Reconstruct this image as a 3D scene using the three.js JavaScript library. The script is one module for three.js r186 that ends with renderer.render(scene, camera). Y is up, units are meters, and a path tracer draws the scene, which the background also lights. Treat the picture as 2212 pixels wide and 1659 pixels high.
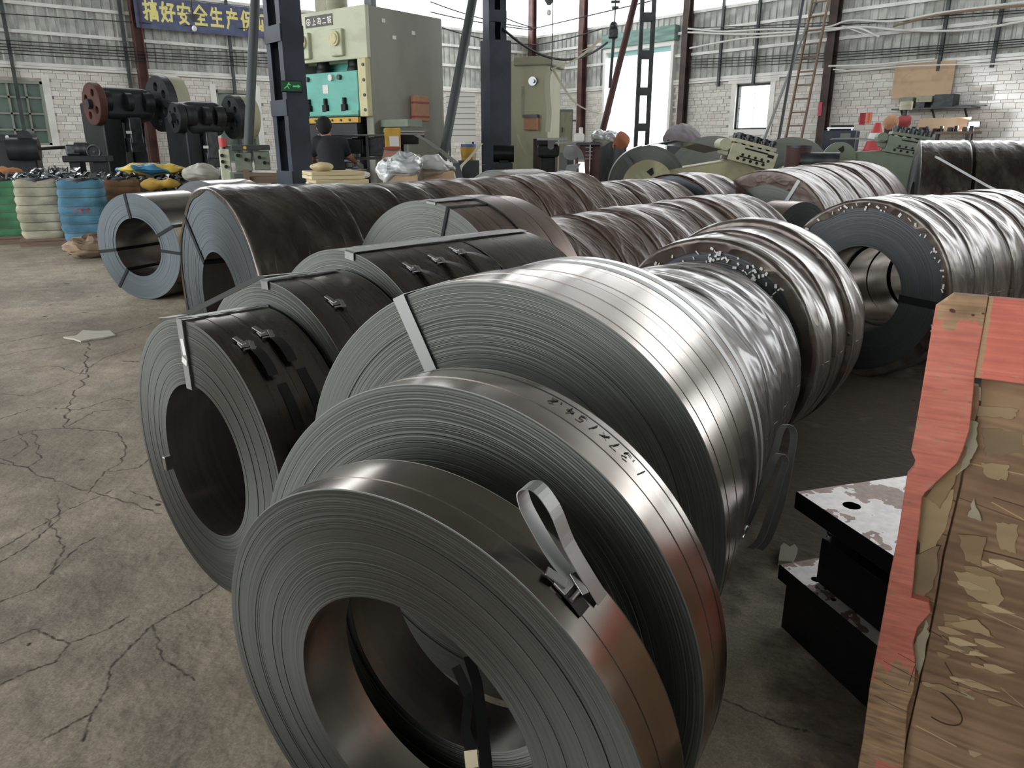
import * as THREE from 'three';
import { mergeGeometries } from 'three/addons/utils/BufferGeometryUtils.js';
import { RoundedBoxGeometry } from 'three/addons/geometries/RoundedBoxGeometry.js';
import { MarchingCubes } from 'three/addons/objects/MarchingCubes.js';
import { RectAreaLightUniformsLib } from 'three/addons/lights/RectAreaLightUniformsLib.js';

// ---------------------------------------------------------------- camera, sky, light, exposure
const scene = new THREE.Scene();
const rad = (d) => d * Math.PI / 180;
const EYE = 1.41, PITCH = rad(17.5), FOCAL = 1632, CX = 1106, CY = 829.5, YAW = rad(39.7);
const WALL_Z = -21.5, WALL_X = 18.8, WEST = -13, SOUTH = 12;      // the four walls of the hall
const BRICK_TOP = 3.13, WALL_TOP = 5.01, ROOF = 7.9;
const camera = new THREE.PerspectiveCamera(2 * Math.atan(CY / FOCAL) * 180 / Math.PI, 2212 / 1659, 0.05, 200);
camera.position.set(0, EYE, 0);
camera.lookAt(Math.sin(YAW) * Math.cos(PITCH), EYE - Math.sin(PITCH), -Math.cos(YAW) * Math.cos(PITCH));
scene.add(camera);
const renderer = new THREE.WebGLRenderer({ antialias: true });
renderer.toneMapping = THREE.LinearToneMapping;
renderer.toneMappingExposure = 6.6;
renderer.shadowMap.enabled = true;
RectAreaLightUniformsLib.init();
scene.background = new THREE.Color(0.96, 0.98, 1.0);               // even overcast sky, seen through the open band under the roof
function roofStripLight(name, w, h, x, y, z, tx, ty, tz, power) {        // area light under one added roof strip, facing down into the hall
  const l = new THREE.RectAreaLight(new THREE.Color(0.95, 0.98, 1.0), power, w, h);
  l.name = name; l.position.set(x, y, z); l.lookAt(tx, ty, tz); scene.add(l); return l;
}

const SKYX = [-7, 14.8], STRIPGLOW = 0.28;                                                // radiance of unseen roof strips added to brighten floor and coil tops
for (const x of SKYX) roofStripLight('added_strip_light', 0.9, 28, x, ROOF - 0.01, -5, x, 0, -5.0001, STRIPGLOW);

// ---------------------------------------------------------------- pixels of the photograph to places in the hall
const V3 = (x, y, z) => new THREE.Vector3(x, y, z);
const fr = (x, z, y = 0) => V3(x * Math.cos(YAW) + z * Math.sin(YAW), y, x * Math.sin(YAW) - z * Math.cos(YAW)); // right, forward, up -> world
function ray(px, py) {
  const dx = (px - CX) / FOCAL, dy = -(py - CY) / FOCAL, c = Math.cos(PITCH), s = Math.sin(PITCH);
  return fr(dx, c + dy * s, dy * c - s).setLength(Math.hypot(dx, dy, 1));
}
const depthOf = (px, py) => { const dy = -(py - CY) / FOCAL; return Math.cos(PITCH) + dy * Math.sin(PITCH); };
const along = (px, py, t) => ray(px, py).multiplyScalar(t).add(V3(0, EYE, 0));
const onFloor = (px, py, y = 0) => along(px, py, (y - EYE) / ray(px, py).y);
const at = (px, py, d) => along(px, py, d / depthOf(px, py));       // d: metres straight ahead of the camera
const onBack = (px, py, off = 0) => along(px, py, (WALL_Z + off) / ray(px, py).z);
const onSide = (px, py, off = 0) => along(px, py, (WALL_X - off) / ray(px, py).x);
const turnOf = (az) => -(rad(az) + YAW);                            // az: degrees to the right of the camera's heading; local -z then points there

// ---------------------------------------------------------------- seeded numbers and noise
let seed = 12345;
const rnd = () => { seed = (seed * 1664525 + 1013904223) >>> 0; return seed / 4294967296; };
const rr = (a, b) => a + (b - a) * rnd();
const hash = (x, y, s) => { let h = (x * 374761393 + y * 668265263 + s * 974634777) | 0; h = Math.imul(h ^ (h >>> 13), 1274126177); return ((h ^ (h >>> 16)) >>> 0) / 4294967296; };
const sm = (t) => t * t * (3 - 2 * t);
function vn(x, y, px, py, s = 0) {                                  // value noise that repeats after px, py cells
  const x0 = Math.floor(x), y0 = Math.floor(y), fx = sm(x - x0), fy = sm(y - y0), m = (a, b) => ((a % b) + b) % b;
  const a = hash(m(x0, px), m(y0, py), s), b = hash(m(x0 + 1, px), m(y0, py), s), c = hash(m(x0, px), m(y0 + 1, py), s), d = hash(m(x0 + 1, px), m(y0 + 1, py), s);
  return a + (b - a) * fx + (c - a) * fy + (a - b - c + d) * fx * fy;
}
const fbm = (u, v, nx, ny, s = 0, o = 4) => { let a = 0, w = 0.5, t = 0; for (let k = 0; k < o; k++) { a += w * vn(u * nx, v * ny, nx, ny, s + k); t += w; w /= 2; nx *= 2; ny *= 2; } return a / t; };

const NT = new Float32Array(512 * 512);                             // one tile of noise, looked up at many scales
for (let j = 0; j < 512; j++) for (let i = 0; i < 512; i++) NT[j * 512 + i] = fbm(i / 512, j / 512, 8, 8, 700, 5);
const nt = (u, v) => NT[((Math.floor(v * 512) & 511) << 9) | (Math.floor(u * 512) & 511)];
// ---------------------------------------------------------------- computed textures
function dataTex(w, h, fn, { srgb = false, rx = 1, ry = 1 } = {}) {
  const d = new Uint8Array(w * h * 4);
  for (let j = 0; j < h; j++) for (let i = 0; i < w; i++) {
    const c = fn((i + 0.5) / w, (j + 0.5) / h), k = (j * w + i) * 4;
    for (let q = 0; q < 3; q++) d[k + q] = Math.max(0, Math.min(255, (Array.isArray(c) ? c[q] : c) * 255));
    d[k + 3] = 255;
  }
  const t = new THREE.DataTexture(d, w, h, THREE.RGBAFormat);
  t.magFilter = THREE.LinearFilter; t.minFilter = THREE.LinearFilter; t.wrapS = t.wrapT = THREE.RepeatWrapping;
  if (srgb) t.colorSpace = THREE.SRGBColorSpace;
  t.repeat.set(rx, ry); t.needsUpdate = true; return t;
}
function canvasTex(w, h, draw) {
  const c = document.createElement('canvas'); c.width = w; c.height = h; draw(c.getContext('2d'), w, h);
  const t = new THREE.CanvasTexture(c); t.colorSpace = THREE.SRGBColorSpace; t.wrapS = t.wrapT = THREE.RepeatWrapping; return t;
}
const mixc = (a, b, t) => a.map((x, i) => x + (b[i] - x) * t);
const T = {};
T.brush = dataTex(256, 512, (u, v) => { const s = 0.45 * vn(u * 3, v * 160, 3, 160, 1) + 0.35 * vn(u * 5, v * 60, 5, 60, 2) + 0.2 * fbm(u, v, 6, 6, 3); return 0.68 + 0.32 * s; }, { rx: 1, ry: 2 });
T.rough = dataTex(256, 256, (u, v) => { const s = 0.5 * fbm(u, v, 2, 5, 8, 2) + 0.5 * vn(u * 2, v * 70, 2, 70, 9); return [0, 0.7 + 0.3 * s, 0]; }, { rx: 1, ry: 2 });
T.laps = dataTex(8, 1024, (u, v) => { const s = 0.5 * vn(0, v * 300, 1, 300, 4) + 0.3 * vn(0, v * 90, 1, 90, 5) + 0.2 * vn(0, v * 24, 1, 24, 6); return s; }, { rx: 1, ry: 2 });
T.lapsColor = dataTex(64, 1024, (u, v) => { const s = 0.5 * vn(u * 2, v * 260, 2, 260, 14) + 0.3 * vn(u * 3, v * 60, 3, 60, 15) + 0.2 * vn(u * 2, v * 16, 2, 16, 16); return 0.66 + 0.34 * s; }, { rx: 1, ry: 2 });
T.smear = dataTex(512, 512, (u, v) => { const a = fbm(u, v, 3, 5, 21, 5), b = vn(u * 4, v * 48, 4, 48, 25); const t = Math.max(0, Math.min(1, (a - 0.42) * 3.2)); return mixc([0.64, 0.615, 0.595], [0.76, 0.755, 0.745], t * 0.8 + 0.2 * b); }, { srgb: true });
T.filmColor = dataTex(512, 512, (u, v) => { const a = fbm(u + 0.4 * v, v, 4, 7, 31, 5), b = fbm(u, v, 16, 30, 35, 3); const t = Math.max(0, Math.min(1, (a - 0.38) * 3 + (b - 0.5) * 0.7)); return mixc([0.46, 0.39, 0.37], [0.72, 0.69, 0.66], t); }, { srgb: true });
T.filmBump = dataTex(512, 512, (u, v) => { const w = u * 1 + v * 1; const r = 1 - Math.abs(2 * fbm(u * 1, (v + 0.35 * u) % 1, 3, 12, 41, 3) - 1); const f = vn(u * 40, (v) * 60, 40, 60, 45); const g = 1 - Math.abs(2 * vn(u * 9, v * 22, 9, 22, 46) - 1); return 0.5 * r ** 3 + 0.18 * f + 0.32 * g ** 4; });
T.grain = dataTex(256, 256, (u, v) => 0.6 * fbm(u, v, 24, 24, 51, 3) + 0.4 * fbm(u, v, 4, 4, 52, 3));
T.dirt = dataTex(256, 256, (u, v) => { const a = fbm(u, v, 4, 4, 61, 5); const t = Math.max(0, Math.min(1, (a - 0.35) * 3)); return 0.62 + 0.38 * t; });
T.paint = dataTex(256, 256, (u, v) => { const a = fbm(u, v, 5, 5, 71, 5); const t = Math.max(0, Math.min(1, (a - 0.3) * 4)); return 0.86 + 0.14 * t; });
T.wood = dataTex(256, 512, (u, v) => { const g = vn(u * 4, v * 70 + 3 * vn(u * 3, v * 4, 3, 4, 82), 4, 70, 81) * 0.5 + fbm(u, v, 3, 14, 84) * 0.5; return 0.62 + 0.38 * g; });
T.weave = dataTex(256, 256, (u, v) => { const a = Math.sin(u * Math.PI * 2 * 40), b = Math.sin(v * Math.PI * 2 * 40); return 0.5 + 0.25 * a * b + 0.25 * (fbm(u, v, 5, 7, 91) - 0.5); });
T.crumple = dataTex(256, 256, (u, v) => { const g = 1 - Math.abs(2 * fbm(u, v, 5, 5, 95, 3) - 1); return g ** 2; });

// ---------------------------------------------------------------- materials
const std = (color, roughness = 0.7, metalness = 0, more = {}) => new THREE.MeshStandardMaterial({ color, roughness, metalness, ...more });
const phy = (color, roughness = 0.7, metalness = 0, more = {}) => new THREE.MeshPhysicalMaterial({ color, roughness, metalness, ...more });
const M = {
  face: phy('#6d6f6b', 0.5, 1, { map: T.lapsColor, bumpMap: T.laps, bumpScale: 0.0006 }),
  faceDark: phy('#5f6264', 0.52, 1, { map: T.lapsColor, bumpMap: T.laps, bumpScale: 0.0006 }),
  faceBlue: phy('#646b6f', 0.55, 1, { map: T.lapsColor, bumpMap: T.laps, bumpScale: 0.0006 }),
  outer: phy('#c6c1bc', 0.25, 1, { map: T.smear, roughnessMap: T.rough }),
  outerDark: phy('#938f8c', 0.34, 1, { map: T.smear, roughnessMap: T.rough, bumpMap: T.brush, bumpScale: 0.0004 }),
  outerBrown: phy('#c0aca6', 0.36, 1, { map: T.smear, roughnessMap: T.rough, bumpMap: T.brush, bumpScale: 0.0005 }),
  bore: phy('#c6c1bc', 0.28, 1, { roughnessMap: T.rough }),
  film: phy('#a99a92', 0.5, 0.3, { map: T.filmColor, bumpMap: T.filmBump, bumpScale: 0.011, clearcoat: 0.4, clearcoatRoughness: 0.22 }),
  filmBrown: phy('#675a53', 0.46, 0.25, { map: T.filmColor, bumpMap: T.filmBump, bumpScale: 0.013, clearcoat: 0.6, clearcoatRoughness: 0.16 }),
  filmGrey: phy('#a9a6a1', 0.4, 0.65, { map: T.filmColor, bumpMap: T.filmBump, bumpScale: 0.008, clearcoat: 0.7, clearcoatRoughness: 0.16 }),
  filmDark: phy('#84817f', 0.3, 0.8, { map: T.filmColor, bumpMap: T.filmBump, bumpScale: 0.006, clearcoat: 0.6, clearcoatRoughness: 0.2 }),
  clearFilm: phy('#f4f4f2', 0.12, 0, { transmission: 1, thickness: 0, bumpMap: T.crumple, bumpScale: 0.02 }),
  strap: std('#3b3b3d', 0.42, 0.9), strapGrey: std('#9a9c9b', 0.45, 0.85), strapDark: std('#1c1d1f', 0.55, 0.6), clip: std('#a5a5a3', 0.3, 1),
  tag: std('#cfc3a4', 0.8), ink: std('#2a2020', 0.7),
  tapeWhite: std('#d9d8d2', 0.5),
  mortar: std('#b3afa8', 0.95, 0, { map: T.dirt }),
  sheet: std('#bfc1bc', 0.62, 0.15, { map: T.dirt }),
  sheetB: std('#b1b3ae', 0.62, 0.15, { map: T.dirt }),
  purlin: std('#dcdcd8', 0.55, 0.1, { map: T.paint }),
  redSteel: std('#5f403d', 0.6, 0.2, { map: T.dirt }),
  brownSteel: std('#4a3d38', 0.65, 0.2, { map: T.dirt }),
  navySteel: std('#333b48', 0.55, 0.2, { map: T.dirt }),
  greySteel: std('#4d5153', 0.55, 0.3, { map: T.dirt }),
  black: std('#131416', 0.6, 0.2), blackOil: phy('#1b1c1f', 0.38, 0.5, { map: T.dirt }), rubber: std('#1b1c1e', 0.85),
  machineBlack: std('#2b2d31', 0.5, 0.35, { map: T.dirt }), rustGear: std('#5b3a32', 0.75, 0.3, { map: T.dirt }),
  beige: std('#b7b59a', 0.55, 0, { map: T.paint }), beigeDark: std('#9c9a85', 0.6, 0, { map: T.paint }),
  pressGreen: std('#c5cab0', 0.5, 0, { map: T.paint }), pressGrey: std('#8f8f83', 0.6, 0, { map: T.paint }),
  teal: std('#6bb9ab', 0.5, 0, { map: T.paint }), cream: std('#d3cd9f', 0.55, 0, { map: T.paint }),
  yellow: std('#cfa544', 0.55, 0, { map: T.paint }), orange: std('#b98868', 0.6, 0, { map: T.paint }), red: std('#a34548', 0.6), redBright: std('#c2484a', 0.5),
  machineGreen: std('#7c8776', 0.55, 0, { map: T.paint }), machineBeige: std('#aaa684', 0.55, 0, { map: T.dirt }),
  greyPlastic: std('#b9bcbc', 0.5, 0), white: std('#e4e4e0', 0.6), chrome: std('#c8cacc', 0.18, 1), steel: std('#9fa2a4', 0.3, 1, { map: T.brush }), iron: std('#55585b', 0.45, 0.8, { map: T.dirt }),
  cable: std('#26282a', 0.7), cableGrey: std('#777a78', 0.6), pipe: std('#cfcfca', 0.5), hose: std('#cdc8b2', 0.6), cardboard: std('#c4a88c', 0.9, 0, { map: T.paint }), kraft: std('#d2c29a', 0.85, 0, { map: T.paint }),
  timber: std('#8a7463', 0.8, 0, { map: T.wood }), glassDim: phy('#6f827a', 0.25, 0, { map: T.dirt }),
  skin: std('#b07f66', 0.6), hair: std('#14120f', 0.8), shirt: std('#23262d', 0.85), trousers: std('#1b1e26', 0.85), glove: std('#d7d7d2', 0.8),
};
M.face.anisotropy = 0.55; M.faceDark.anisotropy = 0.5; M.faceBlue.anisotropy = 0.5;

// ---------------------------------------------------------------- objects, names, labels
const taken = {};
function numbered(n) { const k = taken[n] = (taken[n] ?? -1) + 1; return k ? n + '_' + String(k).padStart(3, '0') : n; }
function dress(o, label, category, group, kind) { if (label) o.userData.label = label; if (category) o.userData.category = category; if (group) o.userData.group = group; if (kind) o.userData.kind = kind; return o; }
function thing(name, label, category, pos = V3(0, 0, 0), turn = 0, group) {
  const o = new THREE.Group(); o.name = numbered(name); o.position.copy(pos); o.rotation.y = turn; scene.add(o); return dress(o, label, category, group);
}
function shadowed(m) { m.castShadow = m.receiveShadow = true; return m; }
function part(name, geo, mat, parent) { const m = shadowed(new THREE.Mesh(Array.isArray(geo) ? join(geo) : geo, mat)); m.name = name; parent.add(m); return m; }
function single(name, label, category, geo, mat, group) { const m = shadowed(new THREE.Mesh(Array.isArray(geo) ? join(geo) : geo, mat)); m.name = numbered(name); scene.add(m); return dress(m, label, category, group); }
function struct(name, geo, mat) { const m = shadowed(new THREE.Mesh(Array.isArray(geo) ? join(geo) : geo, mat)); m.name = name; scene.add(m); return dress(m, null, null, null, 'structure'); }
function join(list) { const l = list.map((g) => (g.index ? g.toNonIndexed() : g)); for (const g of l) for (const k of Object.keys(g.attributes)) if (!['position', 'normal', 'uv'].includes(k)) g.deleteAttribute(k); return mergeGeometries(l); }

// ---------------------------------------------------------------- shapes
function box(w, h, d, x = 0, y = 0, z = 0, ry = 0, rx = 0, rz = 0) {                 // uv in metres
  const g = new THREE.BoxGeometry(w, h, d), uv = g.attributes.uv, p = [[d, h], [d, h], [w, d], [w, d], [w, h], [w, h]];
  for (let f = 0; f < 6; f++) for (let k = 0; k < 4; k++) uv.setXY(f * 4 + k, uv.getX(f * 4 + k) * p[f][0], uv.getY(f * 4 + k) * p[f][1]);
  if (rx) g.rotateX(rx); if (rz) g.rotateZ(rz); if (ry) g.rotateY(ry); return g.translate(x, y, z);
}
const rbox = (w, h, d, x = 0, y = 0, z = 0, r = 0.01, ry = 0) => { const g = new RoundedBoxGeometry(w, h, d, 2, Math.min(r, w / 2.1, h / 2.1, d / 2.1)); if (ry) g.rotateY(ry); return g.translate(x, y, z); };
const cyl = (r, h, x = 0, y = 0, z = 0, axis = 'y', n = 24, r2 = r) => { const g = new THREE.CylinderGeometry(r2, r, h, n); if (axis === 'x') g.rotateZ(-Math.PI / 2); if (axis === 'z') g.rotateX(Math.PI / 2); return g.translate(x, y, z); };
const ball = (r, x = 0, y = 0, z = 0, sx = 1, sy = 1, sz = 1, n = 16) => new THREE.SphereGeometry(r, n, Math.ceil(n * 0.7)).scale(sx, sy, sz).translate(x, y, z);
function bar(a, b, w, h = w) {                                                        // a square bar between two points
  const d = b.clone().sub(a), g = box(w, d.length(), h), q = new THREE.Quaternion().setFromUnitVectors(V3(0, 1, 0), d.normalize());
  return g.applyQuaternion(q).translate((a.x + b.x) / 2, (a.y + b.y) / 2, (a.z + b.z) / 2);
}
function rod(a, b, r, n = 10, r2 = r) { const d = b.clone().sub(a), g = new THREE.CylinderGeometry(r2, r, d.length(), n), q = new THREE.Quaternion().setFromUnitVectors(V3(0, 1, 0), d.normalize()); return g.applyQuaternion(q).translate((a.x + b.x) / 2, (a.y + b.y) / 2, (a.z + b.z) / 2); }
function tube(pts, r, seg = 40, n = 6) { return new THREE.TubeGeometry(new THREE.CatmullRomCurve3(pts), seg, r, n, false); }
function sag(a, b, drop, n = 8) { const l = []; for (let k = 0; k <= n; k++) { const t = k / n, p = a.clone().lerp(b, t); p.y -= drop * 4 * t * (1 - t); l.push(p); } return l; }
function extrude(pts, depth, bevel = 0) { const s = new THREE.Shape(pts.map(([x, y]) => new THREE.Vector2(x, y))); return new THREE.ExtrudeGeometry(s, { depth, bevelEnabled: bevel > 0, bevelSize: bevel, bevelThickness: bevel, bevelSegments: 1, steps: 1 }); }
function ribbon(pts, widthDir, w, thick = 0.001) {                                     // a flat band along points; widthDir: one vector or one per point
  const P = [], U = [], I = []; let len = 0;
  pts.forEach((p, k) => {
    const wd = (Array.isArray(widthDir) ? widthDir[k] : widthDir).clone().normalize(), t = pts[Math.min(k + 1, pts.length - 1)].clone().sub(pts[Math.max(k - 1, 0)]).normalize(), n = wd.clone().cross(t).normalize();
    if (k) len += p.distanceTo(pts[k - 1]);
    for (const [a, b] of [[-1, -1], [1, -1], [1, 1], [-1, 1]]) { const q = p.clone().addScaledVector(wd, a * w / 2).addScaledVector(n, b * thick / 2); P.push(q.x, q.y, q.z); U.push(len, a * w / 2); }
  });
  const c = pts.length;
  for (let k = 0; k < c - 1; k++) for (let e = 0; e < 4; e++) { const a = k * 4 + e, b = k * 4 + (e + 1) % 4; I.push(a, b, a + 4, b, b + 4, a + 4); }
  I.push(0, 2, 1, 0, 3, 2, (c - 1) * 4, (c - 1) * 4 + 1, (c - 1) * 4 + 2, (c - 1) * 4, (c - 1) * 4 + 2, (c - 1) * 4 + 3);
  let g = new THREE.BufferGeometry(); g.setAttribute('position', new THREE.Float32BufferAttribute(P, 3)); g.setAttribute('uv', new THREE.Float32BufferAttribute(U, 2)); g.setIndex(I); g = g.toNonIndexed(); g.computeVertexNormals(); return g;
}
function lathe(prof, seg = 96, wob = null, a0 = 0, a1 = Math.PI * 2) {                 // profile [radius, z]; axis is local -z; creased along the profile; uv in metres
  const P = [], N = [], U = [], I = []; let len = 0;
  for (let k = 0; k < prof.length - 1; k++) {
    const [r0, z0] = prof[k], [r1, z1] = prof[k + 1], dl = Math.hypot(r1 - r0, z1 - z0); if (dl < 1e-7) continue;
    const nr = (z1 - z0) / dl, nz = -(r1 - r0) / dl, base = P.length / 3, rm = Math.max(r0, r1);
    for (let i = 0; i <= seg; i++) {
      const a = a0 + (a1 - a0) * i / seg, c = Math.cos(a), s = Math.sin(a);
      for (const [r, z, l] of [[r0, z0, len], [r1, z1, len + dl]]) { const w = wob ? wob(a, z, r) : 0; P.push((r + w) * c, (r + w) * s, -z); N.push(nr * c, nr * s, -nz); U.push(a * rm, l); }
    }
    for (let i = 0; i < seg; i++) { const b = base + i * 2; I.push(b, b + 1, b + 2, b + 1, b + 3, b + 2); }
    len += dl;
  }
  const g = new THREE.BufferGeometry(); g.setAttribute('position', new THREE.Float32BufferAttribute(P, 3)); g.setAttribute('normal', new THREE.Float32BufferAttribute(N, 3)); g.setAttribute('uv', new THREE.Float32BufferAttribute(U, 2)); g.setIndex(I); return g;
}

// ================================================================ the hall
// floor: concrete slabs; the cracks and joints seen in the photograph lie where they lie there
const CRACKS = [
  [[0, 990], [120, 1040], [240, 1075], [350, 1110]], [[0, 768], [170, 740], [300, 708], [350, 690]], [[0, 742], [100, 722], [170, 713]],
  [[0, 955], [70, 930], [140, 925], [200, 890], [290, 880]], [[70, 930], [90, 990], [60, 1010], [0, 1000]], [[140, 925], [230, 930], [255, 935], [272, 965], [262, 1000], [225, 1020], [190, 1065]],
  [[190, 740], [185, 780], [190, 810], [150, 870], [140, 925]], [[0, 1185], [70, 1145], [130, 1110], [240, 1060]], [[0, 1215], [60, 1180], [130, 1120], [125, 1070]], [[130, 830], [230, 770], [300, 750]],
  [[480, 1260], [400, 1310], [330, 1350], [280, 1400], [240, 1440], [230, 1490], [200, 1540], [180, 1600]], [[0, 1480], [60, 1450], [120, 1430], [150, 1390], [230, 1360], [280, 1330]], [[0, 850], [60, 855], [130, 830]], [[260, 780], [310, 782]],
  [[1560, 1508], [1640, 1545], [1700, 1570], [1760, 1582], [1860, 1620]], [[0, 1300], [80, 1270], [170, 1180], [210, 1160]], [[280, 1060], [350, 1085], [420, 1120]], [[0, 650], [60, 640], [150, 660], [280, 650]], [[60, 690], [130, 670], [230, 680]],
  [[0, 905], [80, 880], [170, 885], [250, 860], [310, 870]], [[40, 930], [60, 965], [30, 985]], [[100, 1120], [140, 1180], [110, 1240]], [[230, 1020], [300, 1010], [330, 985]], [[0, 1390], [70, 1360], [150, 1390]], [[330, 1350], [350, 1420], [420, 1470]], [[90, 1600], [160, 1560], [200, 1540]], [[20, 800], [110, 790], [190, 810]],
];
function slabTexture(x0, x1, z0, z1, px, seedBase, cracks) {
  const w = px, h = px;
  return canvasTex(w, h, (g) => {
    const im = g.createImageData(w, h), d = im.data;
    for (let j = 0; j < h; j++) for (let i = 0; i < w; i++) {
      const u = i / w, v = j / h, a = nt(u, v + 0.3), b = nt(u * 9 + 0.2, v * 9), c = nt(u + 0.51, v + 0.27), e = hash(i, j, 3);
      const t = 0.42 * a + 0.36 * b + 0.22 * e, stain = Math.max(0, Math.min(1, (c - 0.55) * 4)), k = (j * w + i) * 4;
      const wx = x0 + u * (x1 - x0), wz = z0 + v * (z1 - z0), shadeStain = cracks.length ? Math.max(0, Math.min(1, (nt(u * 1.7, v * 1.7 + 0.4) + 0.3 * (nt(u * 6, v * 6) - 0.5) + 0.28 * Math.max(-1, Math.min(1, (wx * 0.64 + wz * 0.77 - 0.1) * 1.2)) - 0.5) * 9)) : 0;
      const col = mixc(mixc(mixc([120, 111, 98], [184, 172, 152], (t - 0.28) * 2.2), [112, 99, 85], stain * 0.55), [72, 60, 51], shadeStain * 0.8);  // brown oil patches painted in to deepen the shade beside the coils
      d[k] = col[0]; d[k + 1] = col[1]; d[k + 2] = col[2]; d[k + 3] = 255;
    }
    g.putImageData(im, 0, 0);
    g.lineCap = 'round'; g.lineJoin = 'round';
    const X = (x) => (x - x0) / (x1 - x0) * w, Z = (z) => (z - z0) / (z1 - z0) * h;
    for (const c of cracks) {
      const pts = c.map(([a, b]) => onFloor(a, b)), far = c[0][1] < 800 ? 0.010 : 0.006;
      for (let k = 0; k < pts.length - 1; k++) {
        const n = 10; let p = pts[k];
        for (let q = 1; q <= n; q++) {
          const e = pts[k].clone().lerp(pts[k + 1], q / n), len = pts[k].distanceTo(pts[k + 1]);
          if (q < n) { e.x += rr(-1, 1) * 0.035 * Math.min(1, len); e.z += rr(-1, 1) * 0.035 * Math.min(1, len); }
          g.strokeStyle = ['#2f2923', '#3d362f', '#5a5148'][Math.floor(rnd() * 3)]; g.lineWidth = Math.max(0.8, far * rr(0.25, 1.3) / (x1 - x0) * w); g.beginPath(); g.moveTo(X(p.x), Z(p.z)); g.lineTo(X(e.x), Z(e.z)); g.stroke(); p = e;
        }
      }
    }
    for (let k = 0; k < 240; k++) { g.fillStyle = ['#37312b', '#2a2521', '#57504a', '#9a938a'][k % 4]; const s = rr(1, 4); g.beginPath(); g.ellipse(rr(0, w), rr(0, h), s, s * rr(0.3, 0.9), rr(0, 3), 0, 7); g.fill(); }
  });
}
function floorPiece(x0, x1, z0, z1, tex, parent) {
  const g = new THREE.BoxGeometry(x1 - x0, 0.2, z1 - z0).translate((x0 + x1) / 2, -0.1, (z0 + z1) / 2), p = g.attributes.position, uv = g.attributes.uv;
  for (let k = 0; k < p.count; k++) uv.setXY(k, (p.getX(k) - x0) / (x1 - x0), 1 - (p.getZ(k) - z0) / (z1 - z0));
  const bump = T.grain.clone(); bump.repeat.set((x1 - x0) * 1.6, (z1 - z0) * 1.6); bump.needsUpdate = true;
  return part('concrete_slab', g, std('#ffffff', 0.82, 0, { map: tex, bumpMap: bump, bumpScale: 0.006 }), parent);
}
const floor = new THREE.Group(); floor.name = 'floor'; scene.add(floor); dress(floor, null, null, null, 'structure');
const near = [-1.6, 5.8, -7.5, -0.1];
const farTex = slabTexture(0, 8, 0, 8, 1024, 300, []);
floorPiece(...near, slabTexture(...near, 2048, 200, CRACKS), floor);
for (const [a, b, c, d] of [[WEST, near[0], WALL_Z, SOUTH], [near[1], WALL_X, WALL_Z, SOUTH], [near[0], near[1], WALL_Z, near[2]], [near[0], near[1], near[3], SOUTH]]) {
  const t = farTex.clone(); t.repeat.set((b - a) / 8, (d - c) / 8); t.needsUpdate = true; floorPiece(a, b, c, d, t, floor);
}
struct('ground_outside', box(90, 0.2, 90, 0, -0.32, 0), std('#b9b6ae', 0.9));

// walls with holes: inner face at the given plane, whitewashed bricks below, profiled sheets above
function cells(a0, a1, y0, y1, holes) {                                             // rectangles left over round the holes
  const xs = [...new Set([a0, a1, ...holes.flatMap((h) => [h[0], h[1]])])].filter((x) => x >= a0 && x <= a1).sort((a, b) => a - b), out = [];
  for (let k = 0; k < xs.length - 1; k++) {
    const m = (xs[k] + xs[k + 1]) / 2, cut = holes.filter((h) => m > h[0] && m < h[1]).sort((a, b) => a[2] - b[2]); let y = y0;
    for (const h of cut) { if (h[2] > y) out.push([xs[k], xs[k + 1], y, Math.min(h[2], y1)]); y = Math.max(y, h[3]); }
    if (y < y1) out.push([xs[k], xs[k + 1], y, y1]);
  }
  return out;
}
const brickMats = ['#d6d4ce', '#d0cec8', '#dad8d3', '#c8c5bf', '#d3cec7'].map((c) => std(c, 0.9, 0, { bumpMap: T.grain, bumpScale: 0.004 }));
const brickFlat = box(0.232, 0.054, 0.03), brickTall = box(0.232, 0.116, 0.03);
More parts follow.
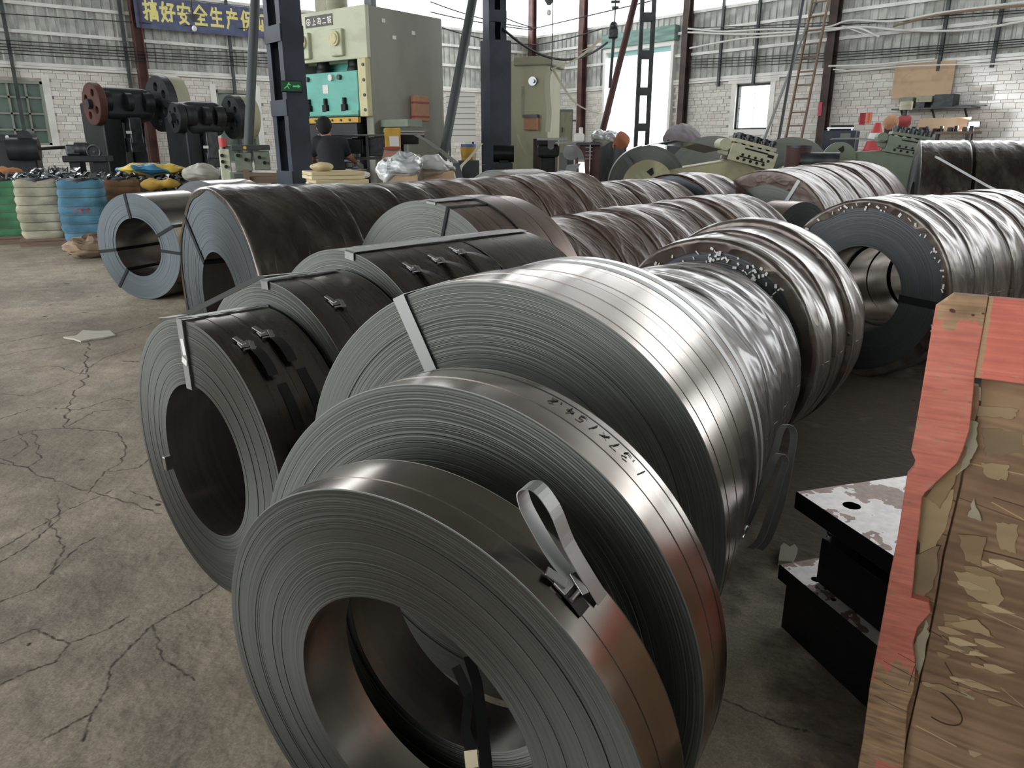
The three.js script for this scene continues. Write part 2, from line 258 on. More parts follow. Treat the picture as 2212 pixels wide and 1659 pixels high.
function brickwork(wall, put, turn, a0, a1, holes, nearest) {                        // box bond: courses on edge between flat courses
  const list = []; let y = 0.02, row = 0;
  while (y < BRICK_TOP - 0.05) {
    const tall = row % 2 === 1, h = Math.min(tall ? 0.116 : 0.054, BRICK_TOP - y); let a = a0 - (row % 2 ? 0.12 : 0) - (row % 4 > 1 ? 0.06 : 0);
    for (; a < a1; a += 0.242) {
      const c = a + 0.121; if (c < a0 || c > a1) continue;
      if (holes.some((q) => c > q[0] - 0.1 && c < q[1] + 0.1 && y + h > q[2] - 0.01 && y < q[3] + 0.01)) continue;
      list.push([c, y + h / 2, tall, hash(row, Math.round(a * 50), 7)]);
    }
    y += h + 0.009; row++;
  }
  list.sort((p, q) => nearest(p) - nearest(q));
  const rest = [], color = [];
  list.forEach(([c, yy, tall, v], k) => {
    const p = put(c, yy, 0.011 * (hash(k, 3, 3) - 0.3)), g = tall ? brickTall : brickFlat;
    if (k < 300) { const b = part('brick', g, brickMats[Math.floor(v * 5)], wall); b.position.copy(p); b.rotation.y = turn; } else rest.push([p, tall, v]);
  });
  for (const [p, tall, v] of rest) { const g = (tall ? brickTall : brickFlat).clone().rotateY(turn).translate(p.x, p.y, p.z).toNonIndexed(), c = new THREE.Color(['#d6d4ce', '#d0cec8', '#dad8d3', '#c8c5bf', '#d3cec7'][Math.floor(v * 5)]), n = g.attributes.position.count, A = new Float32Array(n * 3); for (let k = 0; k < n; k++) c.toArray(A, k * 3); g.setAttribute('color', new THREE.BufferAttribute(A, 3)); color.push(g); }
  const m = shadowed(new THREE.Mesh(mergeGeometries(color), std('#ffffff', 0.9, 0, { vertexColors: true }))); m.name = 'brickwork'; m.userData.kind = 'stuff'; wall.add(m);
}
function sheetGeo(h, n = 4, pitch = 0.205) {                                         // one profiled steel sheet
  const s = [], e = []; for (let k = 0; k < n; k++) { const x = k * pitch; s.push([x, 0], [x + 0.11, 0], [x + 0.135, 0.028], [x + 0.18, 0.028]); } s.push([n * pitch, 0]);
  for (const [x, y] of [...s].reverse()) e.push([x, y - 0.004]);
  return extrude([...s, ...e], h).rotateX(-Math.PI / 2);                              // profile in xz, rises along y
}
const doorHole = (() => { const a = onSide(1308, 290), b = onSide(1445, 290), t = onSide(1440, 100); return [a.z, b.z, 0, t.y]; })();
const winHole = (() => { const a = onSide(1592, 183), b = onSide(1657, 280); return [a.z, b.z, b.y, a.y]; })();
const gateHole = [-1.8, 1.2, 0, 3.3];                                              // a second gate of this wall, outside the frame; the coil flanks mirror it
const winBack = [[onBack(-70, 170).x, onBack(90, 170).x, onBack(88, 315).y, onBack(0, 172).y], [onBack(465, 200).x, onBack(550, 200).x, 0.95, onBack(500, 196).y]];
const wallBack = new THREE.Group(); wallBack.name = 'wall_back'; scene.add(wallBack); dress(wallBack, null, null, null, 'structure');
const wallSide = new THREE.Group(); wallSide.name = 'wall_right'; scene.add(wallSide); dress(wallSide, null, null, null, 'structure');
for (const [a, b, c, d] of cells(WEST, WALL_X + 0.3, 0, BRICK_TOP, winBack)) part('masonry', box(b - a, d - c, 0.24, (a + b) / 2, (c + d) / 2, WALL_Z - 0.12), M.mortar, wallBack);
for (const [a, b, c, d] of cells(WALL_Z, SOUTH, 0, BRICK_TOP, [doorHole, winHole, gateHole])) part('masonry', box(0.24, d - c, b - a, WALL_X + 0.12, (c + d) / 2, (a + b) / 2), M.mortar, wallSide);
brickwork(wallBack, (c, y, o) => V3(c, y, WALL_Z - 0.002 + o), 0, 0.5, WALL_X, winBack, (p) => (p[1] < 1.9 ? 9 : 0) + Math.abs(p[0] - 3.6));
brickwork(wallSide, (c, y, o) => V3(WALL_X + 0.002 - o, y, c), -Math.PI / 2, WALL_Z, -3.5, [doorHole, winHole, gateHole], (p) => (p[1] < 1.9 ? 9 : 0) + Math.abs(p[0] + 8.8));
const SH = WALL_TOP - BRICK_TOP, sheetFull = sheetGeo(SH), sheetDoor = sheetGeo(WALL_TOP - doorHole[3] - 0.5), sheetGate = sheetGeo(WALL_TOP - gateHole[3]);
for (let x = WEST, k = 0; x < WALL_X - 0.4; x += 0.82, k++) { const s = part('sheet_panel', sheetFull, k % 3 ? M.sheet : M.sheetB, wallBack); s.position.set(x, BRICK_TOP, WALL_Z - 0.04); }
for (let z = WALL_Z + 0.82, k = 0; z < SOUTH; z += 0.82, k++) {
  const over = z - 0.1 > doorHole[0] && z - 0.82 < doorHole[1] - 0.1, gate = z - 0.1 > gateHole[0] && z - 0.82 < gateHole[1] - 0.1;
  const s = part('sheet_panel', over ? sheetDoor : gate ? sheetGate : sheetFull, k % 4 ? M.sheet : M.sheetB, wallSide); s.rotation.y = Math.PI / 2; s.position.set(WALL_X + 0.04, over ? doorHole[3] + 0.5 : gate ? gateHole[3] : BRICK_TOP, z); s.scale.z = -1; s.position.x = WALL_X + 0.012;
}
for (const [z0, z1, top] of [[doorHole[0] - 0.9, doorHole[0] - 0.02, doorHole[3] + 0.5], [doorHole[1] + 0.02, doorHole[1] + 0.9, doorHole[3] + 0.5], [gateHole[0] - 0.9, gateHole[0], gateHole[3]], [gateHole[1], gateHole[1] + 0.9, gateHole[3]]]) part('jamb_cladding', box(0.01, top - BRICK_TOP + 0.02, z1 - z0, WALL_X + 0.05, (top + BRICK_TOP) / 2, (z0 + z1) / 2), M.sheet, wallSide);
// purlins: light channels along both walls
const channel = (len) => join([box(len, 0.07, 0.004, 0, 0, 0.03), box(len, 0.004, 0.05, 0, 0.035, 0.005), box(len, 0.004, 0.05, 0, -0.035, 0.005)]);
for (const y of [3.2, 3.88, 4.47, 4.97]) {
  const a = part('purlin', channel(WALL_X - WEST), M.purlin, wallBack); a.position.set((WALL_X + WEST) / 2, y, WALL_Z + 0.02);
  const zs = y < doorHole[3] + 0.3 ? [[WALL_Z, doorHole[0]], [doorHole[1], gateHole[0]], [gateHole[1], SOUTH]] : [[WALL_Z, SOUTH]];
  for (const [p, q] of zs) { const b = part('purlin', channel(q - p), M.purlin, wallSide); b.rotation.y = -Math.PI / 2; b.position.set(WALL_X - 0.02, y, (p + q) / 2); }
}
// ledge on top of the bricks
part('brick_ledge', box(WALL_X - WEST, 0.05, 0.1, (WALL_X + WEST) / 2, BRICK_TOP, WALL_Z + 0.03), M.purlin, wallBack);
for (const [p, q] of [[WALL_Z, doorHole[0]], [doorHole[1], gateHole[0]], [gateHole[1], SOUTH]]) part('brick_ledge', box(0.09, 0.05, q - p, WALL_X - 0.02, BRICK_TOP, (p + q) / 2), M.purlin, wallSide);
// light posts against the walls (dark angle sections)
for (const px of [18, 268, 495]) { const p = onBack(px, 100); part('wall_post', box(0.07, ROOF - 0.1, 0.07, p.x, ROOF / 2, WALL_Z + 0.08), M.greySteel, wallBack); }
for (const px of [1560, 1636, 2035, 2150]) { const p = onSide(px, 120); part('wall_post', box(0.07, WALL_TOP - BRICK_TOP + 0.3, 0.07, WALL_X - 0.08, (WALL_TOP + BRICK_TOP) / 2, p.z), M.greySteel, wallSide); }
const westGates = [[-18.5, -12.5, 0, 4.8], [-11.5, -5.5, 0, 4.8], [-4.5, 1.5, 0, 4.8]];
// the two walls behind and beside the photographer, the first with two wide gates and a third added for fill
const wallWest = struct('wall_left', [...cells(WALL_Z, SOUTH, 0, BRICK_TOP, westGates).map(([a, b, c, d]) => box(0.24, d - c, b - a, WEST - 0.12, (c + d) / 2, (a + b) / 2)), ...cells(WALL_Z, SOUTH, BRICK_TOP, WALL_TOP, westGates).map(([a, b, c, d]) => box(0.05, d - c, b - a, WEST - 0.12, (c + d) / 2, (a + b) / 2))], M.sheet);
const wallSouth = struct('wall_front', [box(WALL_X - WEST, BRICK_TOP, 0.24, (WALL_X + WEST) / 2, BRICK_TOP / 2, SOUTH + 0.12), box(WALL_X - WEST, ROOF - BRICK_TOP, 0.05, (WALL_X + WEST) / 2, (ROOF + BRICK_TOP) / 2, SOUTH + 0.12)], M.sheet);
// roof: steel deck carried above an open band
const SKY = SKYX, SKW = 0.9, SKZ = [-19, 9];                 // added glowing roof strips: centre x, width, from z to z
const ceiling = struct('ceiling', cells(WEST - 1.5, WALL_X + 1.5, WALL_Z - 1.5, SOUTH + 1.5, SKY.map((x) => [x - SKW / 2, x + SKW / 2, ...SKZ])).map(([a, b, c, d]) => box(b - a, 0.12, d - c, (a + b) / 2, ROOF + 0.06, (c + d) / 2)), std('#b9bbb9', 0.8, 0, { map: T.dirt }));
for (const x of SKY) { const p = part('added_roof_strip', box(SKW, 0.02, SKZ[1] - SKZ[0], x, ROOF + 0.1, (SKZ[0] + SKZ[1]) / 2), std('#dfe3e4', 0.6, 0, { emissive: '#eef4ff', emissiveIntensity: STRIPGLOW }), ceiling); p.castShadow = false; }

// door: frame, rolled shutter box; window: frame, panes and bars
const door1 = new THREE.Group(); door1.name = 'door_1'; scene.add(door1); dress(door1, null, null, null, 'structure');
{
  const [z0, z1, , top] = doorHole, m = (z0 + z1) / 2, w = z1 - z0;
  part('door_frame', [box(0.3, top, 0.1, WALL_X + 0.02, top / 2, z0 - 0.04), box(0.3, top, 0.1, WALL_X + 0.02, top / 2, z1 + 0.04), box(0.3, 0.12, w + 0.2, WALL_X + 0.02, top + 0.06, m)], M.white, door1);
  part('shutter_box', rbox(0.34, 0.42, w + 0.3, WALL_X - 0.02, top + 0.32, m, 0.03), std('#7fa39a', 0.6, 0, { map: T.dirt }), door1);
  part('shutter_curtain', box(0.03, 0.16, w, WALL_X + 0.03, top - 0.06, m), std('#9fd0d2', 0.5), door1);
}
const window1 = new THREE.Group(); window1.name = 'window_1'; scene.add(window1); dress(window1, null, null, null, 'structure');
{
  const [z0, z1, y0, y1] = winHole, m = (z0 + z1) / 2, h = y1 - y0;
  part('window_frame', [box(0.1, h, 0.05, WALL_X + 0.1, (y0 + y1) / 2, z0 + 0.025), box(0.1, h, 0.05, WALL_X + 0.1, (y0 + y1) / 2, z1 - 0.025), box(0.1, 0.05, z1 - z0, WALL_X + 0.1, y1 - 0.025, m), box(0.1, 0.06, z1 - z0, WALL_X + 0.1, y0 + 0.03, m)], M.greySteel, window1);
  for (const f of [0.2, 0.48, 0.75]) part('window_bar', box(0.012, 0.012, z1 - z0, WALL_X + 0.1, y0 + f * h, m), M.greySteel, window1);
  part('window_mullion', box(0.012, h, 0.012, WALL_X + 0.1, (y0 + y1) / 2, m), M.greySteel, window1);
  for (const s of [0, 1]) for (let k = 0; k < 4; k++) part('pane', box(0.004, h / 4 - 0.03, (z1 - z0) / 2 - 0.05, WALL_X + 0.13, y0 + (k + 0.5) * h / 4, z0 + (s + 0.5) * (z1 - z0) / 2), phy('#ffffff', 0.02, 0, { transmission: 1, thickness: 0 }), window1);
  part('window_surround', [box(0.05, h + 0.3, 0.15, WALL_X - 0.012, (y0 + y1) / 2, z0 - 0.065), box(0.05, h + 0.3, 0.15, WALL_X - 0.012, (y0 + y1) / 2, z1 + 0.065), box(0.05, 0.15, z1 - z0 + 0.28, WALL_X - 0.013, y0 - 0.06, m)], M.purlin, window1);
  part('window_lintel', box(0.1, 0.09, z1 - z0 + 0.5, WALL_X - 0.0, y1 + 0.07, m), M.purlin, window1);
}
winBack.forEach(([x0, x1, y0, y1], i) => {
  const w = new THREE.Group(); w.name = 'window_' + (i + 2); scene.add(w); dress(w, null, null, null, 'structure');
  const m = (x0 + x1) / 2, wd = x1 - x0, h = y1 - y0, n = i ? 2 : 4, r = 4;
  part('window_frame', [box(0.07, h, 0.1, x0 + 0.03, (y0 + y1) / 2, WALL_Z - 0.06), box(0.07, h, 0.1, x1 - 0.03, (y0 + y1) / 2, WALL_Z - 0.06), box(wd, 0.07, 0.1, m, y1 - 0.03, WALL_Z - 0.06), box(wd, 0.07, 0.1, m, y0 + 0.03, WALL_Z - 0.06)], std('#8f948a', 0.6), w);
  for (let k = 1; k < n; k++) part('window_mullion', box(0.04, h, 0.05, x0 + k * wd / n, (y0 + y1) / 2, WALL_Z - 0.06), std('#8f948a', 0.6), w);
  for (let k = 1; k < r; k++) part('window_bar', box(wd, 0.04, 0.05, m, y0 + k * h / r, WALL_Z - 0.06), std('#8f948a', 0.6), w);
  for (let k = 0; k < n; k++) for (let q = 0; q < r; q++) part('pane', box(wd / n - 0.03, h / r - 0.03, 0.006, x0 + (k + 0.5) * wd / n, y0 + (q + 0.5) * h / r, WALL_Z - 0.1), M.glassDim, w);
  part('window_surround', [box(0.15, h + 0.3, 0.05, x0 - 0.065, (y0 + y1) / 2, WALL_Z + 0.012), box(0.15, h + 0.3, 0.05, x1 + 0.065, (y0 + y1) / 2, WALL_Z + 0.012), box(wd + 0.28, 0.15, 0.05, m, y0 - 0.06, WALL_Z + 0.013)], M.purlin, w);
  part('blind_wall', box(wd, h, 0.05, m, (y0 + y1) / 2, WALL_Z - 0.22), M.mortar, w);
});

// ================================================================ steel coils
const lapProfile = (ri, R, seedNo) => { const l = []; let r = ri; seed = seedNo * 7919 + 11; let z = 0; while (r < R - 0.004) { l.push([r, z]); r = Math.min(R - 0.002, r + rr(0.004, 0.022)); l.push([r, z]); z = rr(-0.0009, 0.0009) + (rnd() < 0.08 ? rr(-0.002, 0.002) : 0); } l.push([R, 0.001]); return l; };
let coilNo = 0;
function coil(label, o, group) {                                                     // o: x, z of the near face (right, forward), R, ri, az, w, tilt
  const { x, z, R, ri = 0.254, az, w, tilt = 0, face = M.face, outer = M.outer, bore = M.bore, film = null, seg = 128, y = 0 } = o, no = ++coilNo;
  const t = rad(tilt), p = fr(x, z), h = fr(Math.sin(rad(az)), Math.cos(rad(az)));
  p.addScaledVector(h, R * Math.sin(t)); p.y = y;
  const c = thing('steel_coil', label, 'coil', p, turnOf(az), group); c.rotation.order = 'YXZ'; c.rotation.x = t;
  const lift = (g) => g.translate(0, R, 0), front = lapProfile(ri, R, no), back = lapProfile(ri, R, no + 50).map(([r, q]) => [r, w + q]).reverse();
  part('end_face', lift(join([lathe(front, seg), lathe(back, seg)])), face, c);
  part('outer_wrap', lift(lathe([[R, 0.001], [R, w - 0.001]], seg)), outer, c);
  part('inner_wrap', lift(lathe([[ri, w], [ri, 0]], seg)), bore, c);
  if (film) part('plastic_film', lift(filmGeo(R, w, no, o.fold ?? 0.06)), film, c);
  c.userData.dim = undefined; delete c.userData.dim;
  return Object.assign(c, { R, ri, w });
}
function filmGeo(R, w, no, fold) {                                                   // stretch film: wrinkled sleeve tucked over both edges
  const na = 180, prof = [[R - fold, -0.004], [R - fold * 0.5, -0.006], [R - 0.006, -0.006], [R + 0.004, -0.001], [R + 0.004, 0.02]];
  const m = Math.max(4, Math.round(w / 0.03)); for (let k = 1; k < m; k++) prof.push([R + 0.004, 0.02 + (w - 0.04) * k / m]);
  prof.push([R + 0.004, w - 0.02], [R + 0.004, w + 0.001], [R - 0.006, w + 0.006], [R - fold, w + 0.004]);
  const P = [], U = [], I = [], nk = prof.length; let len = 0;
  prof.forEach(([r, z], k) => {
    if (k) len += Math.hypot(r - prof[k - 1][0], z - prof[k - 1][1]);
    for (let i = 0; i <= na; i++) {
      const a = -Math.PI / 2 + Math.PI * 2 * i / na, u = i / na, on = r > R ? 1 : 0.5;
      const ridge = 1 - Math.abs(2 * vn(u * 6 + z * 2.4, z * 9 + no * 3.7, 6, 999, no) - 1), fine = vn(u * 46, z * 34 + no, 46, 999, no + 5);
      let rw = r + on * (0.012 * ridge ** 3 + 0.004 * fine); if (k === 0 || k === nk - 1) rw -= 0.03 * vn(u * 24, no, 24, 99, no + 9);
      P.push(rw * Math.cos(a), rw * Math.sin(a), -z - (r < R ? 0 : 0.003 * (fine - 0.5))); U.push(a * R, len);
    }
  });
  for (let k = 0; k < nk - 1; k++) for (let i = 0; i < na; i++) { const b = k * (na + 1) + i, q = b + na + 1; I.push(b, q, b + 1, b + 1, q, q + 1); }
  const g = new THREE.BufferGeometry(); g.setAttribute('position', new THREE.Float32BufferAttribute(P, 3)); g.setAttribute('uv', new THREE.Float32BufferAttribute(U, 2)); g.setIndex(I); g.computeVertexNormals(); return g;
}
const polar = (c, deg, r, z) => V3(r * Math.cos(rad(deg)), c.R + r * Math.sin(rad(deg)), -z);
function hoop(c, z, wd, mat, off = 0.0012) {                                         // strap right round the coil
  return part('strap', lathe([[c.R, z - wd / 2], [c.R + off, z - wd / 2], [c.R + off, z + wd / 2], [c.R, z + wd / 2]], 128).translate(0, c.R, 0), mat, c);
}
function eyeStrap(c, deg, wd, mat, { slack = 0.002, end = 1, tip = true } = {}) {     // strap through the eye of the coil
  const e = 0.004 + slack, side = V3(-Math.sin(rad(deg)), Math.cos(rad(deg)), 0), pts = [[c.ri - e, -e], [c.R + e * 0.6, -e], [c.R + e * 0.6, (c.w + e) * end], ...(end === 1 ? [[c.ri - e, c.w + e], [c.ri - e, -e]] : [])];
  const g = []; for (let k = 0; k < pts.length - 1; k++) g.push(ribbon([polar(c, deg, ...pts[k]), polar(c, deg, ...pts[k + 1])], side, wd, 0.0014));
  return part('eye_strap', g, mat, c);
}
function topStrap(c, deg, z0, z1, wd, mat, lip = 0.03) {                              // strap laid along the coil, bent down over the edge
  const r = c.R + 0.004, side = V3(-Math.sin(rad(deg)), Math.cos(rad(deg)), 0);
  return part('edge_strap', ribbon([polar(c, deg, r - lip, z0 - 0.005), polar(c, deg, r - 0.004, z0 - 0.006), polar(c, deg, r, z0), polar(c, deg, r + 0.003, (z0 + z1) / 2), polar(c, deg, r, z1)], side, wd, 0.0016), mat, c);
}
function buckle(c, deg, z, strapPart, size = 1) {                                    // crimped seal with upturned lips
  const g = [rbox(0.02 * size, 0.006, 0.042, 0, 0.004, 0, 0.002), rbox(0.03 * size, 0.004, 0.016, -0.012 * size, 0.008, 0.012, 0.0015, 0.3), rbox(0.03 * size, 0.004, 0.014, 0.012 * size, 0.009, -0.012, 0.0015, -0.3), cyl(0.004, 0.04, 0.018 * size, 0.006, 0, 'z', 8)];
  const m = part('buckle', g, M.clip, strapPart); m.rotation.z = rad(deg - 90); m.position.copy(polar(c, deg, c.R + 0.001, z)); return m;
}
function tail(c, z, pts, wd, mat, zs, wdir = V3(0, 0, 1)) {                                              // free strap end: points [degrees, height above the coil]
  const cv = new THREE.CatmullRomCurve3(pts.map(([d, h], k) => polar(c, d, c.R + h, z + (zs ? zs[k] : 0)))), l = cv.getPoints(40);
  return part('strap_tail', ribbon(l, wdir, wd, 0.0014), mat, c);
}
function scraps(c, list, mat = M.tapeWhite) { for (const [deg, r, z, w, h] of list) part('tape_scrap', box(w, h, 0.002).rotateZ(rad(deg) + rr(-0.5, 0.5)).translate(r * Math.cos(rad(deg)), c.R + r * Math.sin(rad(deg)), -z), mat, c); }

const ORD = ['first', 'second', 'third', 'fourth', 'fifth', 'sixth', 'seventh', 'eighth'];
// ---- the row in front: three bright slit coils, then film-wrapped ones
const A = coil('narrow bright steel coil with a strap loop and buckle on its band', { x: -0.178, z: 1.069, R: 0.452, az: 32, w: 0.115, tilt: 4.2 });
{
  const s = hoop(A, 0.058, 0.03, M.outer); s.name = 'strap'; buckle(A, 52, 0.058, s, 1.2);
  tail(A, 0.07, [[51, 0.006], [56, 0.012], [62, 0.03], [66, 0.05], [67.5, 0.066], [66, 0.078], [62, 0.064], [56, 0.03], [50, 0.014], [45, 0.006]], 0.03, M.strapGrey, [0, 0, 0.004, 0.008, 0.014, 0.02, 0.024, 0.022, 0.02, 0.02]);
  tail(A, 0.05, [[52, 0.004], [49, 0.004], [46, 0.002]], 0.028, M.strap);
}
const B = coil('slit steel coil with a handwritten number on its band, behind the buckled coil', { x: -0.121, z: 1.262, R: 0.501, az: 29.6, w: 0.142, tilt: -2 });
{ hoop(B, 0.075, 0.03, M.outer); hoop(B, 0.122, 0.003, M.strap, 0.0006); }
{ // the marker inscription 1.37x154.2, read from the far side
  const glyph = { 1: [[[0.3, 0], [0.5, 1]]], 3: [[[0.1, 0.9], [0.5, 1], [0.7, 0.8], [0.3, 0.55], [0.7, 0.3], [0.5, 0], [0.1, 0.1]]], 7: [[[0.1, 0.95], [0.7, 1], [0.35, 0]]], x: [[[0.1, 0.75], [0.75, 0.1]], [[0.1, 0.1], [0.75, 0.75]]], 5: [[[0.7, 1], [0.25, 0.95], [0.2, 0.55], [0.6, 0.55], [0.65, 0.15], [0.3, 0], [0.1, 0.1]]], 4: [[[0.45, 1], [0.1, 0.35], [0.75, 0.4]], [[0.55, 0.65], [0.5, 0]]], 2: [[[0.1, 0.8], [0.4, 1], [0.65, 0.8], [0.15, 0.05], [0.7, 0.1]]], '.': [[[0.3, 0.1], [0.36, 0.16]]] };
  const g = []; let d = 47.5;
  for (const ch of '1.37x154.2') { const step = ch === '.' ? 1.4 : 2.9; for (const line of glyph[ch]) g.push(ribbon(line.map(([u, v]) => polar(B, d + u * 2.6, B.R + 0.0012, 0.112 - v * 0.03)), line.map(([u]) => V3(0, 0, 1).applyAxisAngle(polar(B, d + u * 2.6, 1, 0).sub(polar(B, 0, 0, 0)).normalize(), 0.8)), 0.0032, 0.0006)); d += step; }
  part('marker_writing', g, M.ink, B);
}
const rowC = { x: -0.045, z: 1.676, az: 26 };
const inRow = (r, s, lat = 0) => ({ x: r.x + s * Math.sin(rad(r.az)) + lat * Math.cos(rad(r.az)), z: r.z + s * Math.cos(rad(r.az)) - lat * Math.sin(rad(r.az)), az: r.az });
const C1 = coil('largest bright slit coil with a wide grey strap across its face', { ...inRow(rowC, 0), R: 0.56, w: 0.2 });
{
  eyeStrap(C1, 116, 0.034, M.strapGrey, { slack: 0.004 }); hoop(C1, 0.05, 0.03, M.outer); hoop(C1, 0.14, 0.03, M.outer);
  part('strap_protector', [box(0.05, 0.04, 0.006).rotateZ(rad(26)).translate(0.254 * Math.cos(rad(116)), C1.R + 0.254 * Math.sin(rad(116)), 0.01)], M.tag, C1);
}
const C2 = coil('bright slit coil pressed against the back of the widest slit coil', { ...inRow(rowC, 0.205), R: 0.553, w: 0.2, outer: M.outer });
{ hoop(C2, 0.1, 0.03, M.outer); }
const C3 = coil('bright slit coil with two long looped strap ends hanging off its side', { ...inRow(rowC, 0.41), R: 0.55, w: 0.2, outer: M.outer });
{
  hoop(C3, 0.07, 0.03, M.strapGrey); hoop(C3, 0.15, 0.03, M.strapGrey);
  tail(C3, 0.06, [[-14, 0.004], [-6, 0.012], [2, 0.03], [7, 0.045], [8.5, 0.06], [7, 0.072], [2, 0.06], [-8, 0.05], [-17, 0.05], [-20, 0.04]], 0.026, M.strapGrey, null, V3(0.7, 0.25, 0.6));
  tail(C3, 0.14, [[-14, 0.004], [-4, 0.012], [6, 0.035], [12, 0.055], [13.5, 0.07], [12, 0.085], [4, 0.075], [-8, 0.07], [-20, 0.075], [-23, 0.07]], 0.026, M.strapGrey, null, V3(0.7, 0.25, 0.6));
  const s = C3.children.find((q) => q.name === 'strap'); buckle(C3, -16, 0.07, s); buckle(C3, -17, 0.15, s);
}
const rowN = { x: 0.315, z: 2.40, az: 29.5 }, gN = 'film-wrapped coils between the bright slit coils and the grey-edged wrapped coil';
for (const [k, [s, w, R]] of [[0, 0.24, 0.488], [0.25, 0.22, 0.478], [0.48, 0.24, 0.47], [0.73, 0.24, 0.462]].entries()) coil(`${ORD[k]} dark film-wrapped coil counted from the bright slit coils in their row`, { ...inRow(rowN, s), R, w, outer: M.outerDark, film: M.filmBrown, fold: 0.03, seg: 96 }, gN);
const rowM = { x: 0.905, z: 3.43, az: 39 };
{
  const m1 = coil('film-wrapped coil with a bare grey edge face flecked with torn white film', { ...inRow(rowM, 0), R: 0.503, w: 0.19, film: M.filmGrey, fold: 0.035, seg: 96, face: M.faceDark });
  seed = 77; for (let k = 0; k < 46; k++) { const d = rr(40, 130), r = 0.503 - rr(0.035, 0.1); part('film_scrap', box(rr(0.005, 0.022), rr(0.004, 0.012), 0.002).rotateZ(rr(0, 3)).rotateY(rr(-0.3, 0.3)).translate(r * Math.cos(rad(d)), m1.R + r * Math.sin(rad(d)), 0.012), M.tapeWhite, m1); }
  for (const [k, [s, w, R]] of [[0.2, 0.19, 0.512], [0.4, 0.2, 0.527]].entries()) coil(k ? 'widest shiny grey film-wrapped coil, closing the row of the slit coils' : 'shiny grey film-wrapped coil right behind the face flecked with torn film', { ...inRow(rowM, s), R, w, film: M.filmGrey, outer: M.outerDark, seg: 96 }, 'shiny wrapped coils at the end of the slit coil row');
}
// ---- the row ending beside the wooden crate
const rowK = { x: 2.18, z: 4.72, az: 53 };
{
  const k1 = coil('grey-faced coil with a black strap across its face and film-wrapped sides, beyond the wooden crate', { ...inRow(rowK, 0), R: 0.546, w: 0.28, face: M.faceDark, film: M.filmGrey, fold: 0.03, ri: 0.27 });
  eyeStrap(k1, -3, 0.045, M.strapDark); eyeStrap(k1, 178, 0.035, M.strapDark);
  seed = 99; for (let k = 0; k < 40; k++) { const d = rr(-20, 150), r = 0.546 - rr(0.02, 0.05); part('film_scrap', box(rr(0.008, 0.03), rr(0.004, 0.012), 0.002).rotateZ(rr(0, 3)).translate(r * Math.cos(rad(d)), k1.R + r * Math.sin(rad(d)), 0.012), M.tapeWhite, k1); }
  for (const [k, [s, w, R]] of [[0.3, 0.26, 0.55], [0.58, 0.26, 0.54], [0.9, 0.3, 0.535], [1.22, 0.28, 0.54], [1.52, 0.3, 0.545]].entries()) coil(`${ORD[k]} grey film-wrapped coil counted from the black-strapped coil near the crate`, { ...inRow(rowK, s), R, w, film: M.filmGrey, outer: M.outerDark, seg: 96 }, 'wrapped coils behind the black-strapped coil');
}
coil('added film-wrapped coil out of view, set crooked to darken the eyes of the black-strapped row', { ...inRow(rowK, 1.98, 0.3), az: 78, R: 0.54, w: 0.4, film: M.filmGrey, outer: M.outerDark, seg: 96 });  // unseen coil added to block light shining through the bores of this row
// ---- the row with the dark oiled coils
const rowD = { x: -0.98, z: 2.215, az: 41.7 };
const D1 = coil('dark oiled coil standing foremost in its row with a crumpled strap over its face', { ...inRow(rowD, 0), R: 0.455, ri: 0.251, w: 0.27, outer: M.outerDark, face: M.face });
{
  eyeStrap(D1, 92, 0.034, M.strapGrey, { slack: 0.006 }); scraps(D1, [[91, 0.375, -0.012, 0.05, 0.02], [92, 0.33, -0.012, 0.02, 0.03]]);
  for (const [z, d] of [[0.07, 62], [0.15, 66]]) { const s = hoop(D1, z, 0.028, M.outerDark); buckle(D1, d, z, s, 1.3); tail(D1, z + 0.012, [[d - 1, 0.004], [d - 6, 0.016], [d - 12, 0.022], [d - 17, 0.016]], 0.03, M.strap); tail(D1, z + 0.03, [[d - 20, 0.003], [d - 30, 0.004], [d - 38, 0.004]], 0.03, M.strap); }
  part('strap_clip', rbox(0.02, 0.05, 0.035, -0.25, 0.38, 0.005, 0.004), M.clip, D1);
}
const D2 = coil('dark oiled coil taller than the foremost one, its grey edge showing behind the crumpled strap', { ...inRow(rowD, 0.285, -0.01), R: 0.496, w: 0.3, outer: M.outerDark, face: M.face });
{ topStrap(D2, 90, 0, 0.28, 0.04, M.strapGrey); for (const [z, d] of [[0.1, 62]]) { const s = hoop(D2, z, 0.028, M.outerDark); buckle(D2, d, z, s, 1.3); } }
{ const a = D1.localToWorld(V3(-0.03, D1.R * 2 + 0.01, 0.01)), b = D2.localToWorld(V3(-0.02, D2.R * 2 + 0.012, 0.0)), c = D2.localToWorld(V3(0.01, D2.R * 2 + 0.012, -0.17)); D1.updateMatrixWorld(); D2.updateMatrixWorld(); single('steel_strap', 'pale steel strap bridging the tops of the two foremost dark oiled coils', 'strap', ribbon([D1.localToWorld(V3(-0.03, D1.R * 2 + 0.012, 0.05)), D1.localToWorld(V3(-0.03, D1.R * 2 + 0.012, -0.02)), D2.localToWorld(V3(-0.02, D2.R * 2 + 0.014, 0.0)), D2.localToWorld(V3(0.01, D2.R * 2 + 0.012, -0.17))], V3(1, 0, 0.6), 0.035, 0.0016), M.strapGrey); }
const D3 = coil('dark oiled coil with three strap buckles and bent strap ends on its flank', { ...inRow(rowD, 0.6, -0.03), R: 0.53, w: 0.5, outer: M.outerDark, face: M.face });
